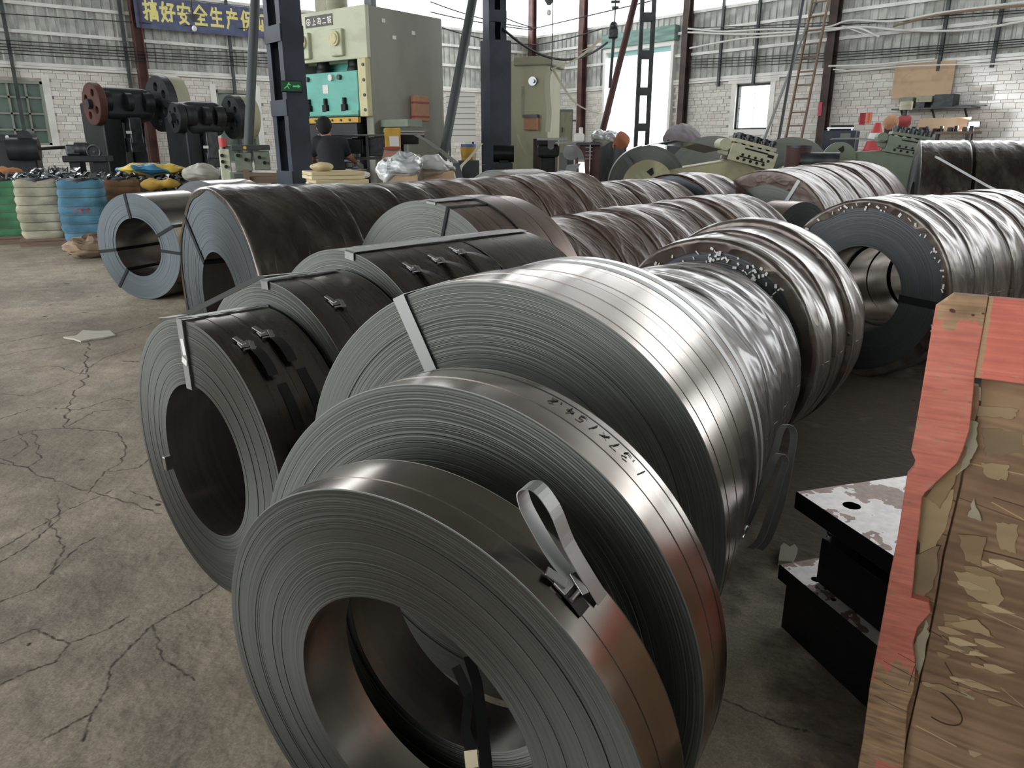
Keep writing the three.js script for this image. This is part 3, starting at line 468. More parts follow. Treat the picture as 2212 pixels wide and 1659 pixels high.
{
  topStrap(D3, 84, 0, 0.92, 0.05, M.strapGrey);
  for (const [z, d] of [[0.12, 63], [0.26, 66], [0.4, 70]]) { const s = hoop(D3, z, 0.028, M.outerDark); buckle(D3, d, z, s, 1.3); tail(D3, z + 0.015, [[d - 1, 0.004], [d - 8, 0.03], [d - 15, 0.045], [d - 20, 0.035]], 0.03, M.strap, [0, 0.01, 0.02, 0.02]); }
}
const D4 = coil('dark oiled coil at the inner end of the oiled row, against the grey-faced banded coil', { ...inRow(rowD, 1.12, -0.03), R: 0.53, w: 0.4, outer: M.outerDark, face: M.face });
// ---- the row with the large grey-faced banded coil
const rowH = { x: -0.427, z: 3.717, az: 40 };
const H1 = coil('large grey-faced coil with a thin strap and white corner guard on its face', { ...inRow(rowH, 0), R: 0.58, w: 0.26, outer: M.outerBrown, face: M.face });
{ eyeStrap(H1, 73, 0.016, M.strapDark); part('corner_guard', box(0.05, 0.05, 0.02).rotateZ(0.4).translate(0.36 * Math.cos(rad(73)), H1.R + 0.36 * Math.sin(rad(73)), 0.012), M.tapeWhite, H1); hoop(H1, 0.08, 0.03, M.outerBrown); hoop(H1, 0.18, 0.03, M.outerBrown); topStrap(H1, 84, 0, 0.4, 0.06, M.strapGrey, 0.015); }
coil('brown banded coil right behind the large grey-faced coil with the corner guard', { ...inRow(rowH, 0.27), R: 0.584, w: 0.16, outer: M.outerBrown });
coil('narrow brown coil behind the brown banded coil, before the wrapped ones of its row', { ...inRow(rowH, 0.45), R: 0.578, w: 0.14, outer: M.outerBrown });
const gH = 'rust-brown wrapped coils in the row behind the grey-faced banded coil';
[[0.66, 0.32, 0.505], [1.0, 0.3, 0.512], [1.32, 0.16, 0.522], [1.5, 0.34, 0.522], [1.86, 0.3, 0.528], [2.2, 0.28, 0.538], [2.5, 0.3, 0.532]].forEach(([s, w, R], k) => coil(`${ORD[k]} rust-brown film-wrapped coil counted from the large grey-faced coil's row head`, { ...inRow({ ...rowH, az: 47 }, s, 0.03), R, w, outer: M.outerBrown, film: M.film, fold: 0.03, seg: 96 }, gH));
const gQ = 'pale wrapped coils before the green decoiler';
const rowQ = { x: 2.2, z: 6.74, az: 43 };
[[0, 0.4, 0.6], [0.42, 0.4, 0.605], [0.84, 0.4, 0.61], [1.26, 0.4, 0.62], [1.68, 0.4, 0.625]].forEach(([s, w, R], k) => { const q = coil(k ? `${ORD[k]} pale wrinkled film-wrapped coil of the row before the green decoiler` : 'pale film-wrapped coil with a grey strap down its clouded face, foremost before the green decoiler', { ...inRow(rowQ, s), R, w, outer: M.outerBrown, film: M.film, fold: k ? 0.03 : 0.1, seg: 96, face: M.face }, k ? gQ : undefined); if (!k) eyeStrap(q, 62, 0.03, M.strapGrey, { slack: 0.006 }); });
coil('short copper-brown coil turned across the rows, with a dark bare face', { x: 2.24, z: 5.95, R: 0.5, az: -38, w: 0.24, outer: M.outerBrown, face: M.faceDark });
// ---- the long row of large coils nearest the bags
const rowG = { x: -1.61, z: 4.12, az: 49 };
const G1 = coil('large blue-grey-faced coil with one slanting black strap across its face', { ...inRow(rowG, 0), R: 0.598, ri: 0.262, w: 0.62, face: M.faceBlue, outer: M.outerDark, film: M.filmDark, fold: 0.01 });
eyeStrap(G1, 134, 0.03, M.strapDark);
const gG = 'dark film-wrapped coils in the long row';
[[0.63, 0.4, 0.6], [1.04, 0.34, 0.6], [1.4, 0.34, 0.602], [1.76, 0.34, 0.605], [2.12, 0.34, 0.612], [2.48, 0.3, 0.618]].forEach(([s, w, R], k) => coil(k < 2 ? `${ORD[k]} dark film-wrapped coil counted from the slant-strapped coil` : `${ORD[k - 2]} brown film-wrapped coil after the two dark ones of the long row`, { ...inRow({ ...rowG, az: 50 }, s, -0.09), R: R - 0.01, w, outer: M.outerDark, film: k < 2 ? M.filmDark : M.film, fold: 0.03, seg: 96 }, k < 2 ? gG : 'brown film-wrapped coils further along the long row'));
[[2.86, 0.3, 0.56], [3.2, 0.34, 0.565], [3.56, 0.3, 0.565]].forEach(([s, w, R], k) => coil(`${ORD[k]} of three smaller rust-brown coils ending the long row before the bare blue-grey face`, { ...inRow({ ...rowG, az: 50 }, s, -0.1), R, w, outer: M.outerBrown, film: M.film, fold: 0.02, seg: 96, face: M.faceBlue }, 'rust-brown coils near the end of the long row'));
coil('reddish banded coil with a bare blue-grey face before the beige decoiler', { ...inRow({ ...rowG, az: 50 }, 4.0, -0.1), R: 0.585, w: 0.5, outer: M.outerBrown, face: M.faceBlue, film: M.film, fold: 0.0 });
coil('grey coil rising behind the wrapped long row, near the plastic-covered pile', { x: -0.16, z: 7.2, R: 0.6, az: 48, w: 0.5, outer: M.outerDark, face: M.face });
// ---- the two coils nearest the woven bags
const E1 = coil('coil nearest the woven bags with black straps radiating across its face', { x: -3.53, z: 7.19, R: 0.495, ri: 0.273, az: 20, w: 0.62, face: M.faceBlue, outer: M.outer });
for (const d of [98, 25, 187, -4, 232]) eyeStrap(E1, d, 0.028, M.strapDark);
coil('bare steel coil standing behind the coil with the radiating black straps', { x: -3.22, z: 8.0, R: 0.535, az: 26, w: 0.6, face: M.faceDark, outer: M.outer });
// ---- the master coils beside the side wall
const gW = 'wide film-wrapped master coils by the shelf wall';
const rowW = { x: 4.5, z: 8.75, az: 112 };
[[0, 0.46], [0.5, 0.5], [1.05, 0.5], [1.6, 0.5]].forEach(([s, w], k) => coil(`${ORD[k]} wide dark master coil in glossy film counted from the green decoiler`, { ...inRow(rowW, s), R: 0.73, ri: 0.3, w, outer: M.outerDark, film: M.filmDark, fold: 0.1, seg: 96, face: M.faceDark }, gW));

// ================================================================ wooden crate in the foreground
{
  const o = at(2030, 640, 1.42); o.y = 0;
  const crate = thing('wooden_crate', 'battered shallow wooden crate with a red-painted frame and splintered plywood side', 'crate', o, turnOf(30));
  crate.updateMatrixWorld();
  const n = V3(0, 0, 1).applyAxisAngle(V3(0, 1, 0), turnOf(30));
  const uv = ([px, py], back = 0) => { const r = ray(px, py), t = (o.clone().sub(V3(0, EYE, 0)).dot(n) - back) / r.dot(n), p = crate.worldToLocal(along(px, py, t)); return [p.x, p.y]; };
  const left = [[2023, 663], [2015, 707], [2006, 765], [1992, 851], [1977, 938], [1970, 973], [1980, 996], [1974, 1013], [1961, 1028], [1956, 1060], [1939, 1171], [1924, 1241], [1910, 1325], [1895, 1406], [1880, 1483], [1866, 1593], [1855, 1656]].map((p) => uv(p));
  const right = [[2061, 637], [2133, 643], [2127, 678], [2116, 742], [2104, 808], [2101, 846], [2093, 927], [2078, 973], [2067, 999], [2035, 1028], [1997, 1063], [1990, 1075], [1983, 1142], [1976, 1197], [1972, 1252], [1967, 1292], [2005, 1303], [2009, 1322], [1980, 1355], [1970, 1391], [1976, 1436], [1972, 1491], [1958, 1527], [1954, 1601], [1950, 1656]].map((p) => uv(p));
  const lx = left.at(-1)[0], rx = right.at(-1)[0];
  const outline = [...right, [rx, 0], [lx, 0], ...left.reverse()];
  const red = [190, 112, 95], woodC = [166, 134, 102];
  const W = 256, Hh = 2048, H0 = 1.2, S = 0.16;
  const paint = canvasTex(W, Hh, (g, w, h) => {
    const im = g.createImageData(w, h), d = im.data;
    for (let j = 0; j < h; j++) for (let i = 0; i < w; i++) {
      const u = i / w, v = j / h, y = H0 * (1 - v), grain = fbm(u, v, 3, 180, 401, 2), streak = vn(u * 2, v * 420, 2, 420, 402), blot = fbm(u, v, 4, 40, 405, 4);
      const bareTop = y > 1.125 - 0.07 * fbm(u, v, 6, 60, 411) && u < 0.6 ? 1 : 0, bareLow = y < 0.325 + 0.07 * (fbm(u, v, 7, 20, 409) - 0.5) + (u > 0.62 ? -0.06 : 0) ? 1 : 0, chip = fbm(u, v, 9, 110, 415, 3) > 0.79 ? 1 : 0;
      const bare = Math.max(bareTop, bareLow, chip), low = y < 0.06 && u > 0.2 && u < 0.8 ? 1 : 0;
      const p = red.map((c, q) => c * (0.86 + 0.16 * grain + 0.08 * streak) + (blot - 0.5) * 24), b = woodC.map((c) => c * (0.72 + 0.4 * grain + 0.12 * (streak - 0.5)) + (blot - 0.5) * 40), k = (j * w + i) * 4, c = bare && !low ? b : p;
      for (let q = 0; q < 3; q++) d[k + q] = Math.max(0, Math.min(255, c[q])); d[k + 3] = 255;
    }
    g.putImageData(im, 0, 0);
    g.fillStyle = '#4a2b24'; for (const [x, y, a, b] of [[40, 150, 9, 6], [95, 158, 5, 4], [120, 150, 4, 3]]) { g.beginPath(); g.ellipse(x, y, a, b, 0.4, 0, 7); g.fill(); }
    g.strokeStyle = '#3b2b20'; g.lineWidth = 2; for (const [x, y, e, f] of [[20, 1500, 150, 1540], [30, 1590, 120, 1600], [60, 1450, 190, 1500], [10, 1660, 130, 1690], [120, 1470, 110, 1570]]) { g.beginPath(); g.moveTo(x, y); g.quadraticCurveTo((x + e) / 2, y + 20, e, f); g.stroke(); }
  });
  const wear = std('#ffffff', 0.75, 0, { map: paint, bumpMap: T.wood, bumpScale: 0.004 });
  const planar = (g, sx, sy, off = 0) => { const p = g.attributes.position, u = g.attributes.uv; for (let k = 0; k < p.count; k++) u.setXY(k, (p.getX(k) - off) / sx, p.getY(k) / sy); return g; };
  part('post', planar(extrude(outline, 0.022, 0.0015), S, H0, lx), wear, crate).position.z = -0.022;
  const railBottom = uv([2150, 822])[1], top = uv([2133, 643])[1], rail0 = uv([2131, 660])[0];
  const railPaint = canvasTex(512, 128, (g, w, h) => { const im = g.createImageData(w, h), d = im.data; for (let j = 0; j < h; j++) for (let i = 0; i < w; i++) { const u = i / w, v = j / h, s = vn(u * 6, v * 40, 6, 40, 421), b = fbm(u, v, 12, 5, 425), k = (j * w + i) * 4, bare = u < 0.012 + 0.01 * (b - 0.5) || (v < 0.1 && b > 0.62); const c = bare ? woodC : [182 + 18 * s + (b - 0.5) * 30, 98 + 14 * s + (b - 0.5) * 22, 84 + 10 * s + (b - 0.5) * 20]; for (let q = 0; q < 3; q++) d[k + q] = c[q]; d[k + 3] = 255; } g.putImageData(im, 0, 0); });
  part('top_rail', planar(box(0.78, top - railBottom, 0.022, rail0 + 0.392, (top + railBottom) / 2, -0.013), 0.78, 0.2, rail0), std('#ffffff', 0.72, 0, { map: railPaint, bumpMap: T.wood, bumpScale: 0.003 }), crate);
  // plywood: brown, stained, with torn veneer
  const ply = canvasTex(1024, 1024, (g, w, h) => {
    const im = g.createImageData(w, h), d = im.data;
    for (let j = 0; j < h; j++) for (let i = 0; i < w; i++) { const u = i / w, v = j / h, s = vn(u * 5, v * 150 + 6 * vn(u * 3, v * 3, 3, 3, 433), 5, 150, 431), b = fbm(u, v, 5, 6, 435, 5), e = fbm(u, v, 2, 3, 439, 3), k = (j * w + i) * 4; const t = Math.max(0, Math.min(1, 0.5 * s + 1.3 * (b - 0.4))), c = mixc(mixc([106, 82, 62], [168, 138, 106], t), [134, 122, 100], Math.max(0, Math.min(1, (e - 0.55) * 5)) * 0.7); for (let q = 0; q < 3; q++) d[k + q] = c[q]; d[k + 3] = 255; }
    g.putImageData(im, 0, 0);
    seed = 31; for (let k = 0; k < 60; k++) { g.strokeStyle = k % 3 ? '#3a2a1e' : '#c4a67c'; g.lineWidth = rr(0.8, 2.5); const x = rr(0, w), y = rr(h * 0.3, h); g.beginPath(); g.moveTo(x, y); g.lineTo(x + rr(40, 240), y + rr(5, 50)); g.stroke(); }
    g.strokeStyle = '#2f2318'; g.lineWidth = 3; g.beginPath(); g.ellipse(140, 830, 70, 30, 0.35, -2.6, 1.4); g.stroke();
  });
  const plyMat = std('#ffffff', 0.85, 0, { map: ply, bumpMap: T.wood, bumpScale: 0.005 });
  const gap = [[2113, 835], [2113, 872], [2093, 961], [2075, 1025], [2071, 1050], [2049, 1142], [2035, 1197], [2020, 1289], [2002, 1380], [1983, 1472], [1958, 1582], [1945, 1656]].map((p) => uv(p, 0.03));
  const bx0 = gap.at(-1)[0];
  part('inner_batten', planar(extrude([...gap, [bx0, 0], [bx0 - 0.045, 0], [gap[0][0] - 0.045, gap[0][1]]], 0.018, 0.001), 0.9, 1.2, -0.2), plyMat, crate).position.z = -0.046;
  const g2 = gap.map(([x, y]) => [x + 0.006, y]);
  part('plywood_panel', planar(extrude([[rail0 + 0.8, 0], [rail0 + 0.8, top - 0.05], [g2[0][0], top - 0.05], ...g2, [bx0 + 0.006, 0]], 0.012, 0.001), 0.9, 1.2, 0), plyMat, crate).position.z = -0.05;
  // torn pieces of veneer that stand proud
  const flakes = [[[2085, 905], [2113, 915], [2108, 975], [2088, 1010], [2040, 1050], [1995, 1066], [2035, 1032], [2066, 1002], [2078, 975]], [[2075, 960], [2090, 965], [2062, 1045], [2030, 1100], [2000, 1075]], [[1990, 1075], [2060, 1060], [2040, 1150], [2020, 1190], [1985, 1200], [1983, 1142]], [[1976, 1200], [2030, 1180], [2015, 1270], [1995, 1290], [1968, 1290]], [[1972, 1400], [2000, 1340], [2008, 1370], [1985, 1460], [1976, 1440]],
    [[2035, 1330], [2160, 1390], [2100, 1375], [2040, 1360]], [[2040, 1350], [2112, 1345], [2150, 1385], [2105, 1372]], [[2035, 1380], [2105, 1410], [2090, 1420], [2050, 1405]], [[2018, 1490], [2080, 1505], [2200, 1560], [2120, 1530]], [[2070, 1160], [2130, 1165], [2120, 1230], [2085, 1215]], [[2060, 1240], [2140, 1250], [2170, 1300], [2150, 1320], [2090, 1290]], [[2120, 930], [2212, 940], [2212, 985], [2130, 990], [2125, 960]], [[2090, 1120], [2105, 1080], [2120, 1130]]];
  const ragged = (f) => f.flatMap((p, k) => { const q = f[(k + 1) % f.length], o = []; for (let e = 0; e < 5; e++) o.push([p[0] + (q[0] - p[0]) * e / 5 + (e ? rr(-4, 4) : 0), p[1] + (q[1] - p[1]) * e / 5 + (e ? rr(-3, 3) : 0)]); return o; }); seed = 17;
  flakes.forEach((f, k) => { const m = part('veneer_flake', planar(extrude(ragged(f).map((p) => uv(p, 0.02)), 0.0025, 0.0004), 0.9, 1.2, 0), std(['#a89f86', '#9a805f', '#ab9470', '#8a765a'][k % 4], 0.85, 0, { map: T.wood, bumpMap: T.wood, bumpScale: 0.004 }), crate); m.position.z = k < 5 ? -0.026 + 0.002 * (k % 2) : -0.036; m.rotation.y = (k % 3 - 1) * 0.02; });
  seed = 23; for (let k = 0; k < 34; k++) { const x = rr(1985, 2150), y = rr(1190, 1640), l = rr(25, 95), t = rr(4, 11), gx = 2110 - (y - 835) * 0.205; if (x < gx + 8) continue; const m = part('splinter', extrude([[x, y], [x + l * 0.35, y + t * 0.3], [x + l, y + l * 0.3], [x + l * 0.4, y + t + l * 0.16], [x + 3, y + t]].map((p) => uv(p, 0.03)), 0.002 + rr(0, 0.003), 0.0003), std(['#b39a76', '#c3ab86', '#9d8563'][k % 3], 0.85, 0, { map: T.wood }), crate); m.position.z = -0.037; }
  for (const [x, y, w, h] of [[2120, 1000, 60, 40], [2150, 1130, 50, 70], [2090, 880, 110, 26]]) { const m = part('veneer_flake', extrude(ragged([[x, y], [x + w, y + 6], [x + w * 0.9, y + h], [x + w * 0.2, y + h * 0.8]]).map((p) => uv(p, 0.03)), 0.002, 0.0004), std('#a58d6c', 0.85, 0, { map: T.wood }), crate); m.position.z = -0.0365; }
  // the other sides of the crate
  part('side_panel', box(0.016, 0.92, 0.1, bx0 + 0.02, 0.47, -0.1), plyMat, crate); part('side_panel', box(0.016, 0.92, 0.1, rail0 + 0.79, 0.47, -0.1), plyMat, crate); part('back_panel', box(0.86, 0.9, 0.012, rail0 + 0.38, 0.46, -0.156), plyMat, crate);
}
// ================================================================ press die on the floor by the crate
{
  const y = 0.45, o = onFloor(1722, 1062, y); o.y = 0;
  const die = thing('press_die', 'oily steel press die with a scratched pale top plate beside the crate', 'die', o, turnOf(-16.5));   // x to the right and back, z towards the camera
  const rust = canvasTex(512, 512, (g, w, h) => { const im = g.createImageData(w, h), d = im.data; for (let j = 0; j < h; j++) for (let i = 0; i < w; i++) { const u = i / w, v = j / h, a = fbm(u, v, 6, 6, 451, 5), b = fbm(u, v, 30, 30, 455, 2), t = a + 0.25 * (b - 0.5) > 0.55 ? 1 : 0, k = (j * w + i) * 4, c = t ? [92 + 40 * b, 74 + 34 * b, 66 + 30 * b] : [196 + 30 * (b - 0.5), 192 + 30 * (b - 0.5), 190 + 30 * (b - 0.5)]; for (let q = 0; q < 3; q++) d[k + q] = c[q]; d[k + 3] = 255; } g.putImageData(im, 0, 0); });
  const plateShape = (w, d, holes) => { const s = new THREE.Shape([[0, 0], [w, 0], [w, -d], [0, -d]].map(([a, b]) => new THREE.Vector2(a, b))); for (const [x, z, r] of holes) { const h = new THREE.Path(); h.absarc(x, -z, r, 0, 7, true); s.holes.push(h); } return s; };
  const plate = (w, d, t, holes) => new THREE.ExtrudeGeometry(plateShape(w, d, holes), { depth: t, bevelEnabled: true, bevelSize: 0.002, bevelThickness: 0.002, bevelSegments: 1, curveSegments: 20 }).rotateX(-Math.PI / 2);
  const tex = rust.clone(); tex.repeat.set(2.2, 2.2); tex.needsUpdate = true;
  const topMat = std('#ffffff', 0.4, 0.55, { map: tex });
  const tp = part('top_plate', plate(0.5, 0.42, 0.05, [[0.09, 0.12, 0.024], [0.42, 0.12, 0.024], [0.09, 0.33, 0.024], [0.3, 0.25, 0.02]]), [topMat, M.blackOil], die); tp.position.y = y - 0.052;
  const bp = part('bottom_plate', plate(0.54, 0.45, 0.045, [[0.05, 0.1, 0.014], [0.09, 0.16, 0.012], [0.03, 0.2, 0.008]]), [topMat, M.blackOil], die); bp.position.set(-0.02, 0.16, -0.01);
  for (const [x, z] of [[0.1, 0.07], [0.42, 0.07], [0.1, 0.36], [0.42, 0.36]]) part('guide_pillar', cyl(0.017, 0.2, x, 0.3, z, 'y', 20), M.chrome, die);
  for (const [x, z] of [[0.1, 0.07], [0.1, 0.36], [0.42, 0.36]]) { const g = []; for (let k = 0; k < 7; k++) g.push(new THREE.TorusGeometry(0.024, 0.005, 6, 18).rotateX(Math.PI / 2 + 0.12).translate(x, 0.225 + k * 0.018, z)); part('die_spring', g, M.iron, die); }
  part('die_block', rbox(0.26, 0.19, 0.3, 0.28, 0.3, 0.22, 0.004), M.blackOil, die); part('die_block', rbox(0.1, 0.14, 0.26, 0.07, 0.28, 0.23, 0.004), M.blackOil, die);
  part('parallel_block', box(0.07, 0.16, 0.42, 0.03, 0.08, 0.22), M.blackOil, die); part('parallel_block', box(0.07, 0.16, 0.42, 0.46, 0.08, 0.22), M.blackOil, die);
  part('locating_slot', box(0.06, 0.003, 0.008, 0.05, 0.2085, 0.14), M.black, die);
}
{ // scraps lying about
  const card = (name, label, cat, pts, mat, h = 0.006) => { const c = onFloor(...pts[0]), l = pts.map((p) => onFloor(...p)), g = extrude(l.map((p) => [p.x - c.x, -(p.z - c.z)]), h).rotateX(-Math.PI / 2); const m = single(name, label, cat, g, mat); m.position.set(c.x, 0.001, c.z); return m; };
  card('cardboard_scrap', 'torn pale cardboard scrap lying on the cracked floor', 'cardboard', [[137, 731], [165, 728], [180, 716], [205, 718], [238, 717], [250, 727], [225, 732], [200, 735], [175, 740], [160, 735]], std('#b7b4a6', 0.9), 0.012);
  card('paper_scrap', 'crumpled pale scrap by the press die on the floor', 'scrap', [[1685, 1190], [1692, 1183], [1705, 1192], [1715, 1186], [1722, 1195], [1710, 1225], [1680, 1222]], std('#a49a90', 0.8), 0.02);
  const p = onFloor(205, 555); const bag = single('paper_sack', 'crumpled brown paper sack on the floor beside the strapped coil', 'sack', ball(0.28, 0, 0.1, 0, 1.2, 0.5, 0.8, 20), std('#9b8672', 0.9, 0, { bumpMap: T.crumple, bumpScale: 0.05 })); bag.position.set(p.x, 0.03, p.z);
  const q = bag.geometry.attributes.position; for (let k = 0; k < q.count; k++) { const s = 1 + 0.35 * (hash(Math.round(q.getX(k) * 40), Math.round(q.getZ(k) * 40) + Math.round(q.getY(k) * 70), 5) - 0.5); q.setXYZ(k, q.getX(k) * s, Math.max(-0.028, q.getY(k) * s), q.getZ(k) * s); } bag.geometry.computeVertexNormals();
  // dark straps hanging in the eye of the foremost coil
  const a = at(1012, 1418, 1.44), mid = at(1030, 1475, 1.32), low = at(1042, 1560, 1.22), low2 = at(1052, 1680, 1.08);
  const s = thing('loose_strap', 'black loose strap with a pale tag hanging through the eye of the buckled coil', 'strap');
  part('strap_band', [ribbon([a, mid, low, low2], V3(1, 0, 0.3), 0.024, 0.002), ribbon([at(985, 1440, 1.42), at(1012, 1500, 1.3), at(1005, 1580, 1.22), at(1022, 1635, 1.14)], V3(1, 0.2, 0.2), 0.022, 0.002)], M.strapDark, s);
  const tg = at(1018, 1640, 1.13); part('paper_tag', box(0.024, 0.03, 0.001).rotateX(-0.7).rotateY(-0.5).translate(tg.x, tg.y, tg.z), M.tag, s);
}

// ================================================================ background: helpers that read sizes off the photograph at a known distance
const azOf = (px) => Math.atan((px - CX) * Math.cos(PITCH) / FOCAL) * 180 / Math.PI;
function spot(px, d) { const t = d / Math.cos(PITCH) / 1, p = at(px, 315, d); p.y = 0; return p; }
function stage(name, label, cat, px, d, swing = 0, group) {
  const az = azOf(px) + swing, g = thing(name, label, cat, spot(px, d), turnOf(az), group), k = d / 1711 / Math.cos(rad(azOf(px)));
  g.X = (p) => (p - px) * k * Math.cos(rad(azOf(px))) / Math.cos(rad(swing)); g.Y = (p) => at(px, p, d).y;
  g.bx = (x0, x1, y0, y1, z0, z1, r = 0) => { const a = g.X(x0), b = g.X(x1), t = g.Y(y0), u = y1 === 'floor' ? 0 : g.Y(y1); return r ? rbox(b - a, t - u, z1 - z0, (a + b) / 2, (t + u) / 2, (z0 + z1) / 2, r) : box(b - a, t - u, z1 - z0, (a + b) / 2, (t + u) / 2, (z0 + z1) / 2); };
  g.p = (x, y, z = 0) => V3(g.X(x), g.Y(y), z);
  return g;
}
// ---------------------------------------------------------------- built-up columns, posts and braces
function battened(label, px, d, legW, legD, gap, mat, top, turn = 0) {
  const p = spot(px, d), c = thing('steel_column', label, 'column', p, turn);
  for (const s of [-1, 1]) part('channel_leg', [box(legD, top, 0.012, 0, top / 2, s * (gap / 2 + legW)), box(0.012, top, legW, -legD / 2, top / 2, s * (gap / 2 + legW / 2)), box(0.012, top, legW, legD / 2, top / 2, s * (gap / 2 + legW / 2))], mat, c);
  for (let y = 0.35; y < top; y += 0.72) for (const s of [-1, 1]) part('batten_plate', box(0.012, 0.16, gap + legW * 2.0, s * (legD / 2 + 0.012), y, 0), mat, c);
  part('base_plate', box(legD + 0.2, 0.03, gap + legW * 2 + 0.2, 0, 0.015, 0), mat, c); return c;
}
const col1 = battened('navy steel column with batten plates and a green exit sign on it', 633, 8.6, 0.1, 0.22, 0.2, M.navySteel, ROOF);
part('column_web', box(0.02, ROOF, 0.24, 0.03, ROOF / 2, 0), M.navySteel, col1);
const col2 = battened('navy latticed column with a red fire extinguisher sticker, before the pale narrow press', 1070, 12.3, 0.09, 0.2, 0.1, M.navySteel, ROOF, turnOf(azOf(1070) + 62));
part('column_casing', box(0.3, 2.9, 0.36, 0.03, 1.45, 0.0), M.navySteel, col2); part('warning_sticker', box(0.004, 0.28, 0.09, -0.125, 1.9, -0.06), M.red, col2);
const col3 = battened('pale latticed column standing in front of the bright doorway', 1385, 17.2, 0.07, 0.12, 0.17, M.greySteel, ROOF, turnOf(azOf(1385) + 80));
for (const [px, wall, mat, lab] of [[303, 'b', M.redSteel, 'red steel wall column under the banner end'], [1152, 'c', M.redSteel, 'red steel column in the far corner of the hall'], [1258, 's', M.redSteel, 'red steel wall column between the corner and the doorway'], [1481, 's', M.brownSteel, 'brown steel wall column between the doorway and the barred window'], [1795, 's', M.brownSteel, 'brown steel wall column next to the leaning ladder']]) {
  const p = wall === 'b' ? onBack(px, 120, 0.16) : wall === 'c' ? V3(WALL_X - 0.3, 0, WALL_Z + 0.3) : onSide(px, 120, 0.16);
  const c = thing('steel_column', lab, 'column', V3(p.x, 0, p.z));
  part('flange', [box(0.012, ROOF, 0.2, -0.1, ROOF / 2, 0), box(0.012, ROOF, 0.2, 0.1, ROOF / 2, 0)], mat, c); part('web', box(0.2, ROOF, 0.01, 0, ROOF / 2, 0), mat, c); part('base_plate', box(0.34, 0.03, 0.34, 0, 0.015, 0), mat, c);
}
function brace(label, a, b, r, mat) { const d = b.clone().sub(a), up = a.clone().addScaledVector(d, (ROOF - 0.02 - a.y) / d.y), low = a.clone().addScaledVector(d, (0.02 - a.y) / d.y); return single('steel_brace', label, 'brace', [rod(low, up, r, 14), cyl(r * 1.8, 0.02, low.x, 0.012, low.z)], mat); }
brace('dark round steel prop rising beside the battened navy column', at(551, 0, 10.9), at(537, 305, 10.7), 0.062, M.greySteel);
brace('dark slanting steel prop beside the large press', at(1021, 0, 11.2), at(957, 340, 10.7), 0.062, M.greySteel);
brace('slanting reddish prop crossing the bright doorway', at(1372, 0, 17.4), at(1290, 330, 17), 0.07, M.redSteel);
brace('thin dark pole leaning near the barred window', at(1735, 0, 16.5), at(1682, 300, 16), 0.03, M.greySteel);
brace('thin grey pole slanting below the barred window corner', at(1700, 170, 19), at(1655, 290, 18), 0.03, M.cableGrey);
// exit sign on the navy column
{
  const t = canvasTex(256, 128, (g, w, h) => { g.fillStyle = '#123c26'; g.fillRect(0, 0, w, h); g.strokeStyle = '#5fd07f'; g.lineWidth = 12; g.lineCap = 'round'; g.beginPath(); g.moveTo(30, 92); g.lineTo(70, 60); g.lineTo(90, 92); g.moveTo(70, 60); g.lineTo(82, 34); g.lineTo(110, 46); g.stroke(); g.beginPath(); g.arc(92, 22, 10, 0, 7); g.fillStyle = '#5fd07f'; g.fill(); g.fillRect(140, 52, 70, 22); g.beginPath(); g.moveTo(205, 36); g.lineTo(240, 63); g.lineTo(205, 90); g.fill(); });
  const s = stage('exit_sign', 'small green running-man exit sign fixed to the navy column', 'sign', 641, 8.3, 0);
  part('sign_housing', s.bx(619, 663, 174, 199, -0.05, 0.0, 0.006), M.black, s);
  part('sign_face', s.bx(621, 661, 176, 197, 0.0, 0.004), std('#ffffff', 0.5, 0, { map: t, emissive: '#1d6b3c', emissiveIntensity: 0.012 }), s);
  const f = s.children[1].geometry.attributes.uv; new THREE.BoxGeometry(1, 1, 1).attributes.uv.array.forEach((v, k) => { f.array[k] = v; });
}
